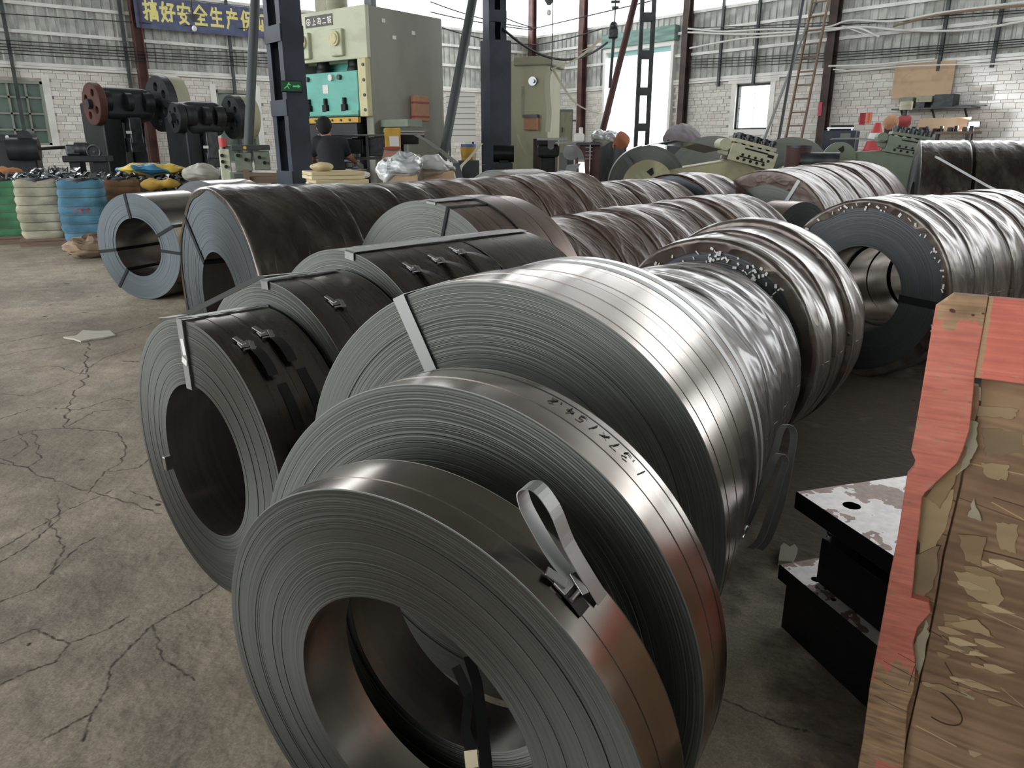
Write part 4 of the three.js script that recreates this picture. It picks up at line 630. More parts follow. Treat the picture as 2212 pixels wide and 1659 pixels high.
// ---------------------------------------------------------------- banner with its lettering
{
  const GL = {   // stroke characters on a 10 x 10 field
    gao: [[[1, 2], [4, 2]], [[2.5, 0], [2.5, 9], [1.6, 8.4]], [[1, 6], [4, 4.8]], [[7, 0], [7, 1.2]], [[5, 1.4], [9.4, 1.4]], [[6, 2.6], [8.6, 2.6], [8.6, 4], [6, 4], [6, 2.6]], [[5, 9.4], [5, 5.2], [9.4, 5.2], [9.4, 9.2]], [[6.2, 6.6], [8.2, 6.6], [8.2, 8.4], [6.2, 8.4], [6.2, 6.6]]],
    hao: [[[2.4, 0.5], [1.4, 5.5], [4.4, 9]], [[4, 2.6], [3.4, 6], [0.8, 9.4]], [[0.6, 3], [4.6, 3]], [[5.4, 1.2], [9, 1.2], [7.2, 3.4]], [[7.2, 3.4], [7.2, 9], [6, 8.6]], [[4.8, 5], [9.6, 5]]],
    an: [[[5, 0], [5, 1.4]], [[1, 3], [1, 1.6], [9, 1.6], [9, 3]], [[4.2, 3], [2.6, 6.6], [7.6, 9.6]], [[7, 4.6], [5.4, 8], [1.4, 9.6]], [[0.8, 5], [9.2, 5]]],
    quan: [[[5, 0], [0.8, 4]], [[5, 0], [9.2, 4]], [[2.4, 4.4], [7.6, 4.4]], [[2.6, 6.6], [7.4, 6.6]], [[1, 9.2], [9, 9.2]], [[5, 4.4], [5, 9.2]]],
    sheng: [[[2.4, 0.6], [1, 4]], [[2, 2.4], [8.6, 2.4]], [[2, 5.6], [8.2, 5.6]], [[0.8, 9.2], [9.2, 9.2]], [[5, 0.4], [5, 9.2]]],
    chan: [[[5, 0], [5, 1.4]], [[1.4, 1.8], [8.6, 1.8]], [[3.2, 2.4], [3.8, 3.8]], [[6.8, 2.4], [6.2, 3.8]], [[1.6, 4.4], [9, 4.4]], [[2.2, 4.4], [2, 7.4], [1, 9.6]]],
    bao: [[[3, 0.4], [1, 4.2]], [[2.2, 3], [2.2, 9.6]], [[4.4, 1], [8.6, 1], [8.6, 3.6], [4.4, 3.6], [4.4, 1]], [[3.6, 5.4], [9.4, 5.4]], [[6.5, 3.6], [6.5, 9.6]], [[6.3, 5.6], [3.8, 9]], [[6.7, 5.6], [9.2, 9]]],
    zheng: [[[1.6, 0.6], [2.6, 2]], [[0.8, 3.6], [2.6, 3.6], [2.6, 8.6], [3.8, 7.4]], [[4.4, 1.6], [9.4, 1.6]], [[7, 1.6], [7, 9]], [[7, 5], [9, 5]], [[5, 4.4], [5, 9]], [[4, 9.2], [9.6, 9.2]]],
    shang: [[[5, 0.5], [5, 9]], [[5, 4.4], [8.4, 4.4]], [[0.8, 9.2], [9.2, 9.2]]], hai: [[[1, 1], [2, 2]], [[0.6, 4], [1.6, 5]], [[0.8, 9], [2.4, 6]], [[4.2, 0.4], [3, 3]], [[3.6, 1.8], [9.2, 1.8]], [[4.2, 3.4], [8.6, 3.4], [8.2, 9.4], [7, 9]], [[4.2, 3.4], [3.8, 8], [8.8, 8]], [[3, 5.6], [9.6, 5.6]]],
    er: [[[2, 2.6], [8, 2.6]], [[0.8, 8.4], [9.2, 8.4]]], duan: [[[2, 0.4], [0.6, 3]], [[1.4, 2.4], [3.6, 2.4]], [[2.2, 2.4], [2.2, 9], [3.8, 8]], [[0.8, 5.4], [3.6, 5.4]], [[5.6, 0.6], [4.6, 2], [4.6, 9.4]], [[4.6, 4], [6.2, 4]], [[4.6, 6.4], [6.2, 6.4]], [[7, 1], [9, 1], [9.2, 3.6]], [[7, 1], [6.8, 4]], [[6.6, 5], [9, 5], [6.4, 9.6]], [[7, 6], [9.6, 9.6]]],
  };
  globalThis.strokes = GL;
  const a = onBack(296, -6, 0.24), b = onBack(307, 60, 0.24), c = onBack(578, 88, 0.24), w = c.x - b.x + 0.3, top = a.y + 0.05, bot = b.y, h = top - bot;
  const t = canvasTex(2048, 320, (g, W, H) => {
    const im = g.createImageData(W, H), d = im.data; for (let j = 0; j < H; j++) for (let i = 0; i < W; i++) { const k = (j * W + i) * 4, n = fbm(i / W, j / H, 24, 5, 501, 3), s = 0.85 + 0.3 * n; d[k] = 88 * s; d[k + 1] = 95 * s; d[k + 2] = 124 * s; d[k + 3] = 255; } g.putImageData(im, 0, 0);
    g.strokeStyle = '#e6dc8e'; g.lineCap = 'square'; g.lineJoin = 'round'; g.lineWidth = 29;
    ['gao', 'hao', 'an', 'quan', 'sheng', 'chan', 'bao', 'zheng'].forEach((n, i) => { const x = 110 + i * 238, y = 40, s = 20.5; for (const l of GL[n]) { g.beginPath(); l.forEach(([u, v], q) => (q ? g.lineTo(x + u * s, y + v * s) : g.moveTo(x + u * s, y + v * s))); g.stroke(); } });
  });
  const geo = new THREE.PlaneGeometry(w, h, 60, 10), p = geo.attributes.position; for (let k = 0; k < p.count; k++) p.setZ(k, 0.02 * Math.sin(p.getX(k) * 5) + 0.012 * Math.sin(p.getX(k) * 13 + p.getY(k) * 4)); geo.computeVertexNormals();
  const n = thing('banner', 'blue cloth banner with large yellow Chinese characters along the corrugated wall', 'banner', V3(b.x - 0.12 + w / 2, 0, WALL_Z + 0.24));
  part('banner_cloth', geo.translate(0, (top + bot) / 2, 0), std('#ffffff', 0.85, 0, { map: t, side: THREE.DoubleSide }), n);
  part('hanging_cord', [rod(V3(-w / 2, top, 0), V3(-w / 2 - 0.3, top + 0.1, -0.1), 0.006), rod(V3(w / 2, top, 0), V3(w / 2 + 0.3, top + 0.1, -0.1), 0.006)], M.cable, n);
}
// ---------------------------------------------------------------- wires, pipes and belts
function wire(label, a, b, drop, r, mat = M.cable, cat = 'cable', group) { return single('cable', label, cat, tube(sag(a, b, drop), r, 24, 5), mat, group); }
const wireRows = [[84, 108, 'b'], [92, 118, 'b'], [98, 124, 'b'], [104, 130, 'b'], [26, 60, 'b'], [112, 138, 'b']];
wireRows.forEach(([y0, y1], k) => wire('thin dark cable strung along the corrugated wall of the banner', onBack(-40, y0, 0.14 + 0.02 * k), onBack(930, y1 + 18, 0.14 + 0.02 * k), 0.06, 0.011, M.cable, 'cable', 'thin cables along the banner wall'));
[[128, 108], [134, 113], [140, 118], [147, 124], [60, 46], [66, 52]].forEach(([y0, y1], k) => wire('thin dark cable strung along the wall of the barred window', onSide(1495, y0, 0.14 + 0.02 * k), onSide(2260, y1 - 28, 0.14 + 0.02 * k), 0.05, 0.011, M.cable, 'cable', 'thin cables along the window wall'));
const pipeRuns = [[[1486, 62], [1560, 68], [1640, 64], [1790, 58], [1830, 45], [1930, 46], [2030, 28], [2230, 2]], [[1486, 70], [1600, 74], [1700, 70], [1792, 62], [1860, 58], [1960, 66], [2100, 64], [2230, 42]], [[1490, 104], [1600, 84], [1700, 76], [1792, 66], [1850, 60], [1900, 80]], [[1820, 56], [1885, 80]], [[1790, 143], [1900, 139], [2010, 128], [2020, 128]], [[1800, 150], [1850, 153], [1960, 143], [2230, 136]], [[1930, 56], [2040, 30], [2230, 10]]];
pipeRuns.forEach((l, k) => single('conduit', ['pale pipe sagging along the window wall above the other pipes', 'pale pipe kinked past the brown wall column', 'pale pipe bowing up to the brown wall column', 'short pale pipe slanting down past the brown wall column', 'pale pipe on the brick ledge above the red notices', 'thin cable pipe drooping along the brick ledge to the cardboard', 'brown cable bundle rising along the wall past the shelf'][k], 'pipe', tube(l.map(([x, y]) => onSide(x, y, 0.3 + 0.03 * k)), k === 3 || k === 5 ? 0.014 : 0.024, 60, 8), k === 6 ? M.timber : M.pipe));
// cables across the bright opening and white belts hanging from the roof
{
  const cn = (py) => V3(WALL_X - 0.5, at(1152, py, 26).y, WALL_Z + 0.5), runs = [[onBack(930, 4, 0.1), cn(42), 0.1], [onBack(930, 26, 0.1), cn(46), 0.05], [cn(44), onSide(1440, -6, 0.4), 0], [at(1086, 62, 12.2), at(1312, 92, 15), 0.35], [onBack(955, 60, 0.1), cn(80), 0.1], [onBack(1085, 36, 0.1), cn(40), 0.02], [cn(82), onSide(1300, 62, 0.4), 0.05]];
  runs.forEach(([a, b, q], k) => wire('dark cable crossing the open band of sky near the corner', a, b, q, 0.02, M.cable, 'cable', 'cables across the open sky band'));
  const h = at(1192, 146, 13), k = thing('roof_hook', 'thin dark hanger rod carrying the cream belts from the roof', 'hook', V3(h.x, 0, h.z)); part('hanger_rod', rod(V3(0, ROOF, 0), V3(0, h.y, 0), 0.008), M.cable, k); part('hook_ring', new THREE.TorusGeometry(0.03, 0.008, 6, 16).translate(0, h.y - 0.01, 0), M.iron, k);
}
const belt = (label, pts, d, w = 0.05) => single('hanging_belt', label, 'belt', ribbon(new THREE.CatmullRomCurve3(pts.map(([x, y, q = 0]) => at(x, y, d + q))).getPoints(50), V3(0.8, 0, 0.6), w, 0.008), M.hose);
belt('cream belt hanging straight down from the roof hook beside the pale narrow press', [[1191, 148], [1184, 165], [1183, 200], [1186, 240], [1183, 285]], 13, 0.085);
belt('cream belt drooping from the roof hook towards the doorway', [[1193, 148], [1215, 185], [1240, 220], [1270, 238], [1300, 247]], 13.2, 0.045);
belt('cream belt rising from the roof hook to the hoist', [[1193, 148], [1240, 130], [1275, 105], [1298, 82]], 13, 0.06);
belt('second cream belt swagged between the corner column and the hoist', [[1160, 118], [1200, 120], [1250, 112], [1285, 98]], 14, 0.05);
belt('cream belt looped against the pale narrow press near the floor', [[1118, 290], [1128, 318], [1140, 335], [1158, 337]], 14.0, 0.03);
{ // hoist with its cable, pendant lamps
  const h = stage('chain_hoist', 'dark chain hoist hanging before the bright sky near the doorway', 'hoist', 1318, 15);
  part('hoist_body', [h.bx(1306, 1326, 62, 84, -0.1, 0.1, 0.03), ball(0.075, h.X(1316), h.Y(56), 0)], M.iron, h); part('hoist_cable', [rod(h.p(1318, 60), V3(h.X(1318), ROOF, 0), 0.014), rbox(0.12, 0.05, 0.08, h.X(1318), h.Y(17), 0, 0.01), rbox(0.16, 0.04, 0.08, h.X(1318), h.Y(4), 0, 0.01)], M.iron, h); part('hook_rod', rod(h.p(1317, 84), h.p(1313, 190), 0.03), M.greySteel, h);
  const lampAt = (label, px, py, d, w) => { const l = stage('pendant_lamp', label, 'lamp', px, d), r = w / 2; part('lamp_shade', lathe([[0.04, 0], [r * 0.6, 0.05], [r, 0.13]], 28).rotateX(Math.PI / 2).translate(0, l.Y(py) + 0.08, 0), std('#5f6768', 0.5, 0.4, { side: THREE.DoubleSide }), l); part('lamp_bulb', ball(0.05, 0, l.Y(py) - 0.06, 0, 1, 1.2, 1), M.white, l); part('lamp_cord', rod(V3(0, l.Y(py) + 0.08, 0), V3(0, ROOF, 0), 0.01), M.cable, l); };
  lampAt('dark dish pendant lamp against the open sky above the pale narrow press', 1182, 20, 17, 0.24); lampAt('pale pendant lamp hanging in front of the banner', 449, 55, 18, 0.3); lampAt('pendant lamp hanging by the green-paned window', 8, 36, 18, 0.26);
}
// ---------------------------------------------------------------- ladder
{
  const a = onSide(1796, -30, 0.45), b = onSide(1725, 330, 1.1), w = V3(0, 0, -0.42), l = thing('wooden_ladder', 'long thin ladder leaning against the wall beside the brown column', 'ladder');
  const low = b.clone(); low.addScaledVector(b.clone().sub(a), (0.02 - b.y) / (b.y - a.y));
  for (const s of [0, 1]) part('rail', bar(low.clone().addScaledVector(w, s), a.clone().addScaledVector(w, s), 0.06, 0.035), M.timber, l);
  const n = 16; for (let k = 1; k < n; k++) { const p = low.clone().lerp(a, k / n); part('rung', rod(p, p.clone().add(w), 0.018, 8), M.timber, l); }
}

// ================================================================ machines
// ---- large two-point press with its crown, slide and grey side plate
{
  const D0 = 11.5, o = spot(808, D0), P = thing('power_press', 'large pale green straight-side press with a turquoise slide', 'press', o, turnOf(37));
  const W = 1.8, DEP = 1.52, TOP = 3.27;
  part('side_plate', rbox(0.16, TOP, DEP, -0.08, TOP / 2, -DEP / 2 - 0.02, 0.02), M.pressGrey, P); part('side_plate', rbox(0.16, TOP, DEP, -W + 0.08, TOP / 2, -DEP / 2 - 0.02, 0.02), M.pressGrey, P);
  part('crown', [rbox(W, 0.68, 0.07, -W / 2, TOP - 0.34, 0.0, 0.012), box(W - 0.3, 0.68, DEP - 0.3, -W / 2, TOP - 0.34, -DEP / 2 - 0.1)], M.pressGreen, P);
  part('rear_plate', box(W - 0.3, TOP, 0.08, -W / 2, TOP / 2, -DEP + 0.05), M.pressGrey, P);
  for (const x of [-0.1, -W + 0.1]) { const g = part('guide_pillar', rbox(0.17, 0.78, 0.14, x, 2.2, 0.0, 0.015), M.cream, P); for (let k = 0; k < 4; k++) part('guide_bolt', cyl(0.022, 0.02, x + 0.04, 1.9 + k * 0.2, 0.075, 'z', 10), M.iron, g); }
  const sl = part('slide', rbox(1.36, 0.62, 0.34, -W / 2, 2.13, -0.12, 0.02), M.teal, P);
  part('slide_lip', box(1.42, 0.06, 0.4, -W / 2, 1.87, -0.1), M.teal, sl); part('slide_back_plate', box(1.4, 0.3, 0.05, -W / 2, 2.5, -0.4), M.teal, P);
  for (const x of [-1.25, -0.55]) part('connecting_rod', [cyl(0.1, 0.3, x, 2.5, -0.22, 'y', 16), ball(0.12, x, 2.46, -0.22)], M.machineBlack, P);
  for (const x of [-1.3, -0.92, -0.5]) part('slide_clamp', [rbox(0.1, 0.1, 0.07, x, 1.94, 0.07, 0.01), cyl(0.03, 0.1, x, 2.03, 0.07, 'y', 10)], M.black, P);
  for (const x of [-1.3, -0.58]) part('slide_knob', cyl(0.035, 0.05, x, 2.36, 0.07, 'z', 14), M.iron, sl);
  part('gauge', cyl(0.045, 0.05, -0.76, 2.36, 0.07, 'z', 16), M.white, sl); part('notice', box(0.12, 0.12, 0.004, -0.92, 2.21, 0.053), M.white, sl);
  for (const [x, y] of [[-1.31, 2.82], [-0.576, 2.82]]) { const g = part('valve_box', rbox(0.25, 0.36, 0.08, x, y, 0.06, 0.02), M.pressGreen, P); part('valve_cover', [cyl(0.1, 0.04, x, y + 0.05, 0.115, 'z', 24), cyl(0.07, 0.05, x, y + 0.05, 0.125, 'z', 24)], M.cream, g); }
  const np = canvasTex(512, 128, (g, w, h) => { g.fillStyle = '#4b4a46'; g.fillRect(0, 0, w, h); g.strokeStyle = '#e5e2da'; g.lineWidth = 9; g.beginPath(); g.arc(60, 64, 36, 0, 7); g.moveTo(60, 34); g.lineTo(60, 92); g.moveTo(38, 60); g.quadraticCurveTo(60, 84, 82, 60); g.stroke(); ['shang', 'hai', 'er', 'duan'].forEach((n, i) => { for (const l of strokes[n]) { g.beginPath(); l.forEach(([u, v], q) => (q ? g.lineTo(126 + i * 96 + u * 8, 22 + v * 8.6) : g.moveTo(126 + i * 96 + u * 8, 22 + v * 8.6))); g.stroke(); } }); });
  const plate = part('name_plate', new THREE.BoxGeometry(0.6, 0.15, 0.008).translate(-0.98, 3.14, 0.04), std('#ffffff', 0.5, 0.2, { map: np }), P);
  part('scale_bar', box(1.46, 0.075, 0.06, -W / 2 - 0.02, 1.77, 0.08), M.yellow, P); { const g = []; for (let k = 0; k < 7; k++) g.push(cyl(0.018, 0.02, -1.5 + k * 0.19, 1.77, 0.115, 'z', 10)); part('bar_bolt', g, M.iron, P).userData.kind = 'stuff'; }
  part('upper_die', [box(1.35, 0.2, 0.6, -W / 2, 1.62, -0.2), box(0.9, 0.14, 0.5, -W / 2 + 0.1, 1.48, -0.15)], M.machineBlack, P); part('lower_die', [box(1.4, 0.12, 0.62, -W / 2, 1.16, -0.2), box(1.1, 0.14, 0.4, -W / 2 + 0.05, 1.3, -0.2)], M.iron, P);
  part('bolster', rbox(1.5, 0.18, 0.95, -W / 2, 1.0, -0.15, 0.01), M.steel, P); part('bed', box(W - 0.3, 0.92, 1.2, -W / 2, 0.46, -DEP / 2 + 0.1), M.machineBlack, P);
  for (let k = 0; k < 4; k++) part('die_post', cyl(0.035, 0.34, -1.4 + k * 0.33, 1.4, 0.06, 'y', 12), M.chrome, P);
  for (let k = 0; k < 3; k++) part('guard_tab', box(0.07, 0.09, 0.01, -1.35 + k * 0.28, 1.36, 0.13), M.kraft, P);
  const ob = part('control_box', rbox(0.1, 0.36, 0.3, 0.05, 1.95, -0.94, 0.015), M.orange, P); for (const q of [2.03, 1.83]) part('box_band', box(0.104, 0.03, 0.302, 0.05, q, -0.94), M.red, ob);
  part('feeder_frame', [box(0.5, 0.05, 0.4, 0.3, 1.62, -0.35), box(0.04, 0.5, 0.04, 0.5, 1.4, -0.2), box(0.5, 0.04, 0.05, 0.3, 1.3, -0.2), box(0.7, 0.1, 0.3, 0.2, 1.72, -0.3)], M.machineGreen, P);
  part('top_motor', [rbox(0.3, 0.35, 0.3, -W + 0.3, TOP + 0.16, -0.6, 0.03), cyl(0.16, 0.4, -W + 0.62, TOP + 0.16, -0.5, 'y', 18)], M.beigeDark, P); part('lifting_lug', box(0.14, 0.12, 0.1, -0.14, TOP + 0.05, -0.2), M.iron, P);
  part('rivet', [[-0.5, 2.9], [-0.9, 3.0], [-0.3, 3.1]].map(([z, y]) => box(0.01, 0.05, 0.07, 0.003, y, z)), M.white, P).userData.kind = 'stuff';
}
// ---- pale narrow press
{
  const s = stage('gap_press', 'pale narrow press with an orange switch box behind the latticed navy column', 'press', 1142, 14.2, 16);
  part('press_frame', [s.bx(1102, 1182, 130, 'floor', -0.9, 0, 0.02)], M.beige, s); part('press_cap', s.bx(1110, 1190, 122, 142, -0.95, 0.06, 0.03), M.beigeDark, s);
  part('frame_slot', s.bx(1126, 1132, 186, 250, -0.02, 0.006), M.beigeDark, s); part('crank_dial', [cyl(0.075, 0.06, s.X(1151), s.Y(176), 0.03, 'z', 20), cyl(0.03, 0.1, s.X(1153), s.Y(176), 0.06, 'z', 12)], M.steel, s);
  const b = part('switch_box', s.bx(1135, 1163, 254, 281, 0, 0.12, 0.01), M.orange, s); part('box_lid', s.bx(1133, 1164, 248, 255, -0.01, 0.14), M.iron, b);
  part('press_bed', s.bx(1160, 1190, 300, 'floor', -0.5, 0.25), M.brownSteel, s);
}
// ---- white paper board behind the slanting prop
{ const s = stage('plan_board', 'white gridded chart board standing behind the slanting dark prop', 'board', 1000, 17.5); part('board_sheet', s.bx(966, 1028, 200, 306, -0.02, 0), M.white, s); part('board_line', [0, 1, 2, 3, 4, 5, 6, 7].map((k) => s.bx(966, 1028, 208 + k * 12, 209.2 + k * 12, 0, 0.003)), M.cableGrey, s).userData.kind = 'stuff'; part('board_leg', [s.bx(970, 974, 306, 'floor', -0.04, 0), s.bx(1020, 1024, 306, 'floor', -0.04, 0)], M.iron, s); }
// ---- old flywheel presses by the brick wall
function flywheelPress(label, px, d, pts, mirror, gearMat) {
  const s = stage('flywheel_press', label, 'press', px, d, -25), { wheel, gear, shaftY, bodyX, rw, rg } = pts, y = s.Y(shaftY), z0 = 0.1;
  const wx = s.X(wheel), gx = s.X(gear);
  const spoke = (r, hole, n, w) => { const sh = new THREE.Shape(); sh.absarc(0, 0, r, 0, Math.PI * 2); for (let k = 0; k < n; k++) { const q = new THREE.Path(); q.absarc(r * 0.6 * Math.cos(k * 2 * Math.PI / n + 0.5), r * 0.6 * Math.sin(k * 2 * Math.PI / n + 0.5), hole, 0, Math.PI * 2, true); sh.holes.push(q); } return new THREE.ExtrudeGeometry(sh, { depth: w, bevelEnabled: true, bevelSize: 0.008, bevelThickness: 0.01, bevelSegments: 1, curveSegments: 28 }).translate(0, 0, -w / 2).rotateY(Math.PI / 2); };
  part('flywheel', spoke(rw, rw * 0.17, 6, 0.16).translate(wx, y, z0), M.machineBlack, s); part('wheel_rim', lathe([[rw * 1.01, 0], [rw * 1.03, 0], [rw * 1.03, 0.26], [rw * 1.01, 0.26]], 48).rotateY(-Math.PI / 2).translate(wx + 0.06, y, z0), M.beigeDark, s);
  part('gear_wheel', spoke(rg, rg * 0.2, 4, 0.12).translate(gx, y - rg * 0.15, z0), gearMat, s); part('wheel_hub', cyl(0.09, 0.3, gx, y - rg * 0.15, z0, 'x', 18), M.iron, s); part('wheel_hub', cyl(0.1, 0.34, wx, y, z0, 'x', 18), M.iron, s);
  part('crankshaft', cyl(0.07, wx - gx, (wx + gx) / 2, y, z0, 'x', 18), M.iron, s);
  const b0 = s.X(bodyX[0]), b1 = s.X(bodyX[1]), bw = b1 - b0, bm = (b0 + b1) / 2;
  part('press_head', [rbox(bw, 0.62, 0.7, bm, y - 0.05, -0.1, 0.16), cyl(0.2, 0.18, b0 + 0.1, y, z0 + 0.05, 'x', 22), cyl(0.2, 0.18, b1 - 0.12, y, z0 + 0.05, 'x', 22), cyl(0.17, 0.12, bm, y, z0 + 0.12, 'x', 22)], M.machineBlack, s);
  part('press_frame', [rbox(bw * 0.36, y, 0.9, b0 + bw * 0.18, y / 2, -0.25, 0.04), rbox(bw * 0.3, y, 0.55, b1 - bw * 0.2, y / 2, -0.45, 0.04)], M.machineBlack, s);
  part('press_slide', [rbox(0.24, 0.5, 0.24, bm + 0.05, y - 0.52, 0.2, 0.03), rbox(0.3, 0.28, 0.26, bm + 0.06, y - 0.78, 0.18, 0.02)], M.iron, s);
  part('press_table', [rbox(bw * 0.9, 0.16, 0.7, bm, 0.78, 0.1, 0.02), box(bw * 0.7, 0.7, 0.6, bm, 0.35, -0.05)], M.iron, s); part('lower_die', [box(0.4, 0.06, 0.3, bm + 0.08, 0.9, 0.2), cyl(0.1, 0.12, bm + 0.08, 0.98, 0.2, 'y', 16)], M.steel, s);
  part('name_plate', box(0.1, 0.05, 0.01, bm - 0.12, y - 0.55, 0.36), M.white, s);
}
flywheelPress('old black flywheel press with a rusty gear wheel and a large pale-rimmed flywheel', 290, 15.6, { wheel: 352, gear: 224, shaftY: 222, bodyX: [228, 330], rw: 0.52, rg: 0.37 }, 1, M.rustGear);
flywheelPress('smaller black flywheel press beside the one with the rusty gear', 448, 15.2, { wheel: 506, gear: 392, shaftY: 252, bodyX: [400, 480], rw: 0.4, rg: 0.26 }, 1, M.machineBlack);
{ const s = stage('black_machine', 'low black oily machine with a motor in front of the green-paned window', 'machine', 35, 14.6, 10); part('machine_body', [s.bx(-20, 70, 305, 'floor', -0.5, 0.1, 0.03), s.bx(-20, 45, 290, 310, -0.4, 0, 0.03)], M.machineBlack, s); part('motor', [cyl(0.2, 0.5, s.X(52), s.Y(322), 0.2, 'x', 20), cyl(0.12, 0.5, s.X(58), s.Y(296), 0, 'z', 16)], M.machineBlack, s); part('drive_shaft', rod(s.p(70, 322), s.p(150, 316, -0.3), 0.03), M.iron, s); part('gauge_dot', cyl(0.03, 0.02, s.X(22), s.Y(296), 0.02, 'z'), M.white, s); }
{ const s = stage('bench_lathe', 'dark oily bench machine standing between the black machine and the flywheel press', 'machine', 178, 13.6, 10); part('machine_bed', [s.bx(140, 225, 336, 350, -0.5, 0.2, 0.02), s.bx(150, 170, 350, 'floor', -0.4, 0.1), s.bx(195, 215, 350, 'floor', -0.4, 0.1)], M.machineBlack, s); part('headstock', [s.bx(146, 176, 312, 336, -0.4, 0.1, 0.04), cyl(0.12, 0.2, s.X(176), s.Y(322), 0, 'x', 20)], M.iron, s); part('hand_wheel', [new THREE.TorusGeometry(0.1, 0.02, 8, 24).translate(s.X(200), s.Y(328), 0.1), cyl(0.02, 0.12, s.X(200), s.Y(328), 0.05, 'z')], M.iron, s); }
// ---- decoilers with straightener heads
function decoiler(label, px, d, bodyMat, headMat, q, turn) {
  const s = stage('decoiler', label, 'decoiler', px, d, turn); s.updateMatrixWorld();
  const { body, disc, coilR, head, tilt } = q, P = body.map(([x, y]) => [s.X(x), y === 'floor' ? 0 : s.Y(y)]);
  part('housing', extrude(P, 0.5, 0.015).translate(0, 0, -0.55), bodyMat, s); part('base_skid', box(P[1][0] - P[0][0] + 0.1, 0.1, 0.8, (P[0][0] + P[1][0]) / 2, 0.05, -0.4), M.machineBlack, s);
  const dx = s.X(disc[0]), dy = s.Y(disc[1]), r = disc[2] / 1711 * d;
  const cov = part('round_cover', lathe([[0.02, -0.02], [r, -0.02], [r, 0.12], [r - 0.02, 0.12]], 48).translate(dx, dy, 0), bodyMat, s); part('cover_badge', extrude([[-0.03, 0], [0.04, 0.05], [0.06, -0.02], [0.03, -0.05]], 0.01).translate(dx, dy + r * 0.55, 0.02), M.black, cov);
  if (coilR) { const g = lathe([[0.2, 0], [coilR, 0], [coilR, 0.28], [0.2, 0.28]], 96).translate(dx, dy, -0.16), m = part('mounted_coil', g, M.face, s); part('coil_band', lathe([[coilR + 0.001, 0], [coilR + 0.002, 0.28]], 96).translate(dx, dy, -0.16), M.steel, m); for (const a of [100, 150, 215]) part('holding_arm', box(0.06, coilR * 0.7, 0.03).translate(0, coilR * 0.6, 0).rotateZ(rad(a - 60)).translate(dx, dy, -0.12), M.greySteel, s); part('mandrel', cyl(0.18, 0.6, dx, dy, -0.3, 'z', 24), M.iron, s); part('stand', box(0.3, dy, 0.2, dx, dy / 2, -0.62), M.machineBlack, s); }
  const hg = new THREE.Group(); hg.name = 'straightener_head'; hg.position.set(s.X(head[0]), s.Y(head[1]), 0.02); hg.rotation.z = rad(tilt); s.add(hg);
  const w = head[2] / 1711 * d, h = head[3] / 1711 * d;
  part('head_plate', [rbox(w, h, 0.04, 0, 0, 0.02, 0.008), rbox(w, h, 0.04, 0, 0, -0.46, 0.008)], headMat, hg); part('head_core', box(w * 0.95, h * 0.5, 0.44, 0, -h * 0.2, -0.22), M.machineBlack, hg);
  for (let k = 0; k < 5; k++) { part('screw', cyl(0.018, 0.012, -w * 0.3 + k * w * 0.14, -h * 0.3, 0.042, 'z', 12), M.black, hg); part('screw', cyl(0.016, 0.012, -w * 0.22 + k * w * 0.14, -h * 0.04, 0.042, 'z', 12), M.black, hg); part('roller', cyl(0.035, 0.5, -w * 0.36 + k * w * 0.18, h * 0.42, -0.22, 'z', 16), M.chrome, hg); part('adjuster', [cyl(0.03, 0.12, -w * 0.36 + k * w * 0.18, h * 0.85, -0.06, 'y', 10), cyl(0.05, 0.03, -w * 0.36 + k * w * 0.18, h * 1.05, -0.06, 'y', 12), cyl(0.03, 0.12, -w * 0.36 + k * w * 0.18, h * 0.85, -0.36, 'y', 10)], M.iron, hg); }
  part('slot', [box(w * 0.55, 0.015, 0.006, 0, -h * 0.16, 0.042), box(w * 0.5, 0.018, 0.006, 0.02, h * 0.34, 0.042)], M.black, hg); part('window_slot', box(w * 0.13, h * 0.18, 0.006, w * 0.36, h * 0.25, 0.042), M.black, hg);
  part('top_bridge', box(w * 0.9, 0.04, 0.46, 0, h * 0.68, -0.22), headMat, hg);
  part('entry_guide', [extrude([[-w * 0.7, h * 0.2], [-w * 0.5, h * 0.3], [-w * 0.5, -h * 0.3], [-w * 0.62, -h * 0.25]], 0.3).translate(0, 0, -0.35), cyl(0.07, 0.4, -w * 0.62, h * 0.3, -0.2, 'z', 18)], headMat, hg);
  return s;
}
const dec1 = decoiler('beige decoiler carrying a mounted steel coil, with a tilted straightener head', 1500, 9.4, M.machineBeige, M.beige, { body: [[1345, 'floor'], [1660, 'floor'], [1660, 385], [1600, 345], [1560, 352], [1440, 372], [1352, 392]], disc: [1406, 402, 55], coilR: 0.47, head: [1622, 338, 100, 36], tilt: -14 }, -8);
const dec2 = decoiler('green decoiler with a tilted green straightener head, behind the pale wrapped coils', 1900, 11.2, M.machineGreen, M.machineGreen, { body: [[1800, 'floor'], [2005, 'floor'], [2000, 345], [1975, 338], [1905, 328], [1802, 333]], disc: [1822, 342, 34], coilR: 0, head: [1958, 318, 92, 34], tilt: -10 }, -6);
part('service_hatch', dec2.bx(1872, 1905, 366, 384, -0.03, 0.005), M.black, dec2);
single('steel_strip', 'thin shiny steel strip running out of the green straightener head', 'strip', ribbon([at(1998, 328, 11), at(2030, 343, 7.4), at(2130, 400, 6.9), at(2225, 446, 6.6)], V3(0, 1, 0.4), 0.02, 0.003), M.strapGrey);
single('steel_strip', 'thin shiny steel strip feeding into the green straightener head', 'strip', ribbon([at(1795, 300, 12), at(1850, 299, 11.6), at(1912, 305, 11.1)], V3(0.3, 0.5, 1), 0.05, 0.003), M.chrome);
single('steel_strip', 'bright steel strip bowed over the beige decoiler coil', 'strip', ribbon([at(1405, 312, 9.5), at(1440, 307, 9.5), at(1490, 314, 9.5), at(1540, 327, 9.4)], V3(0.3, 0.2, 1), 0.22, 0.003), M.chrome);

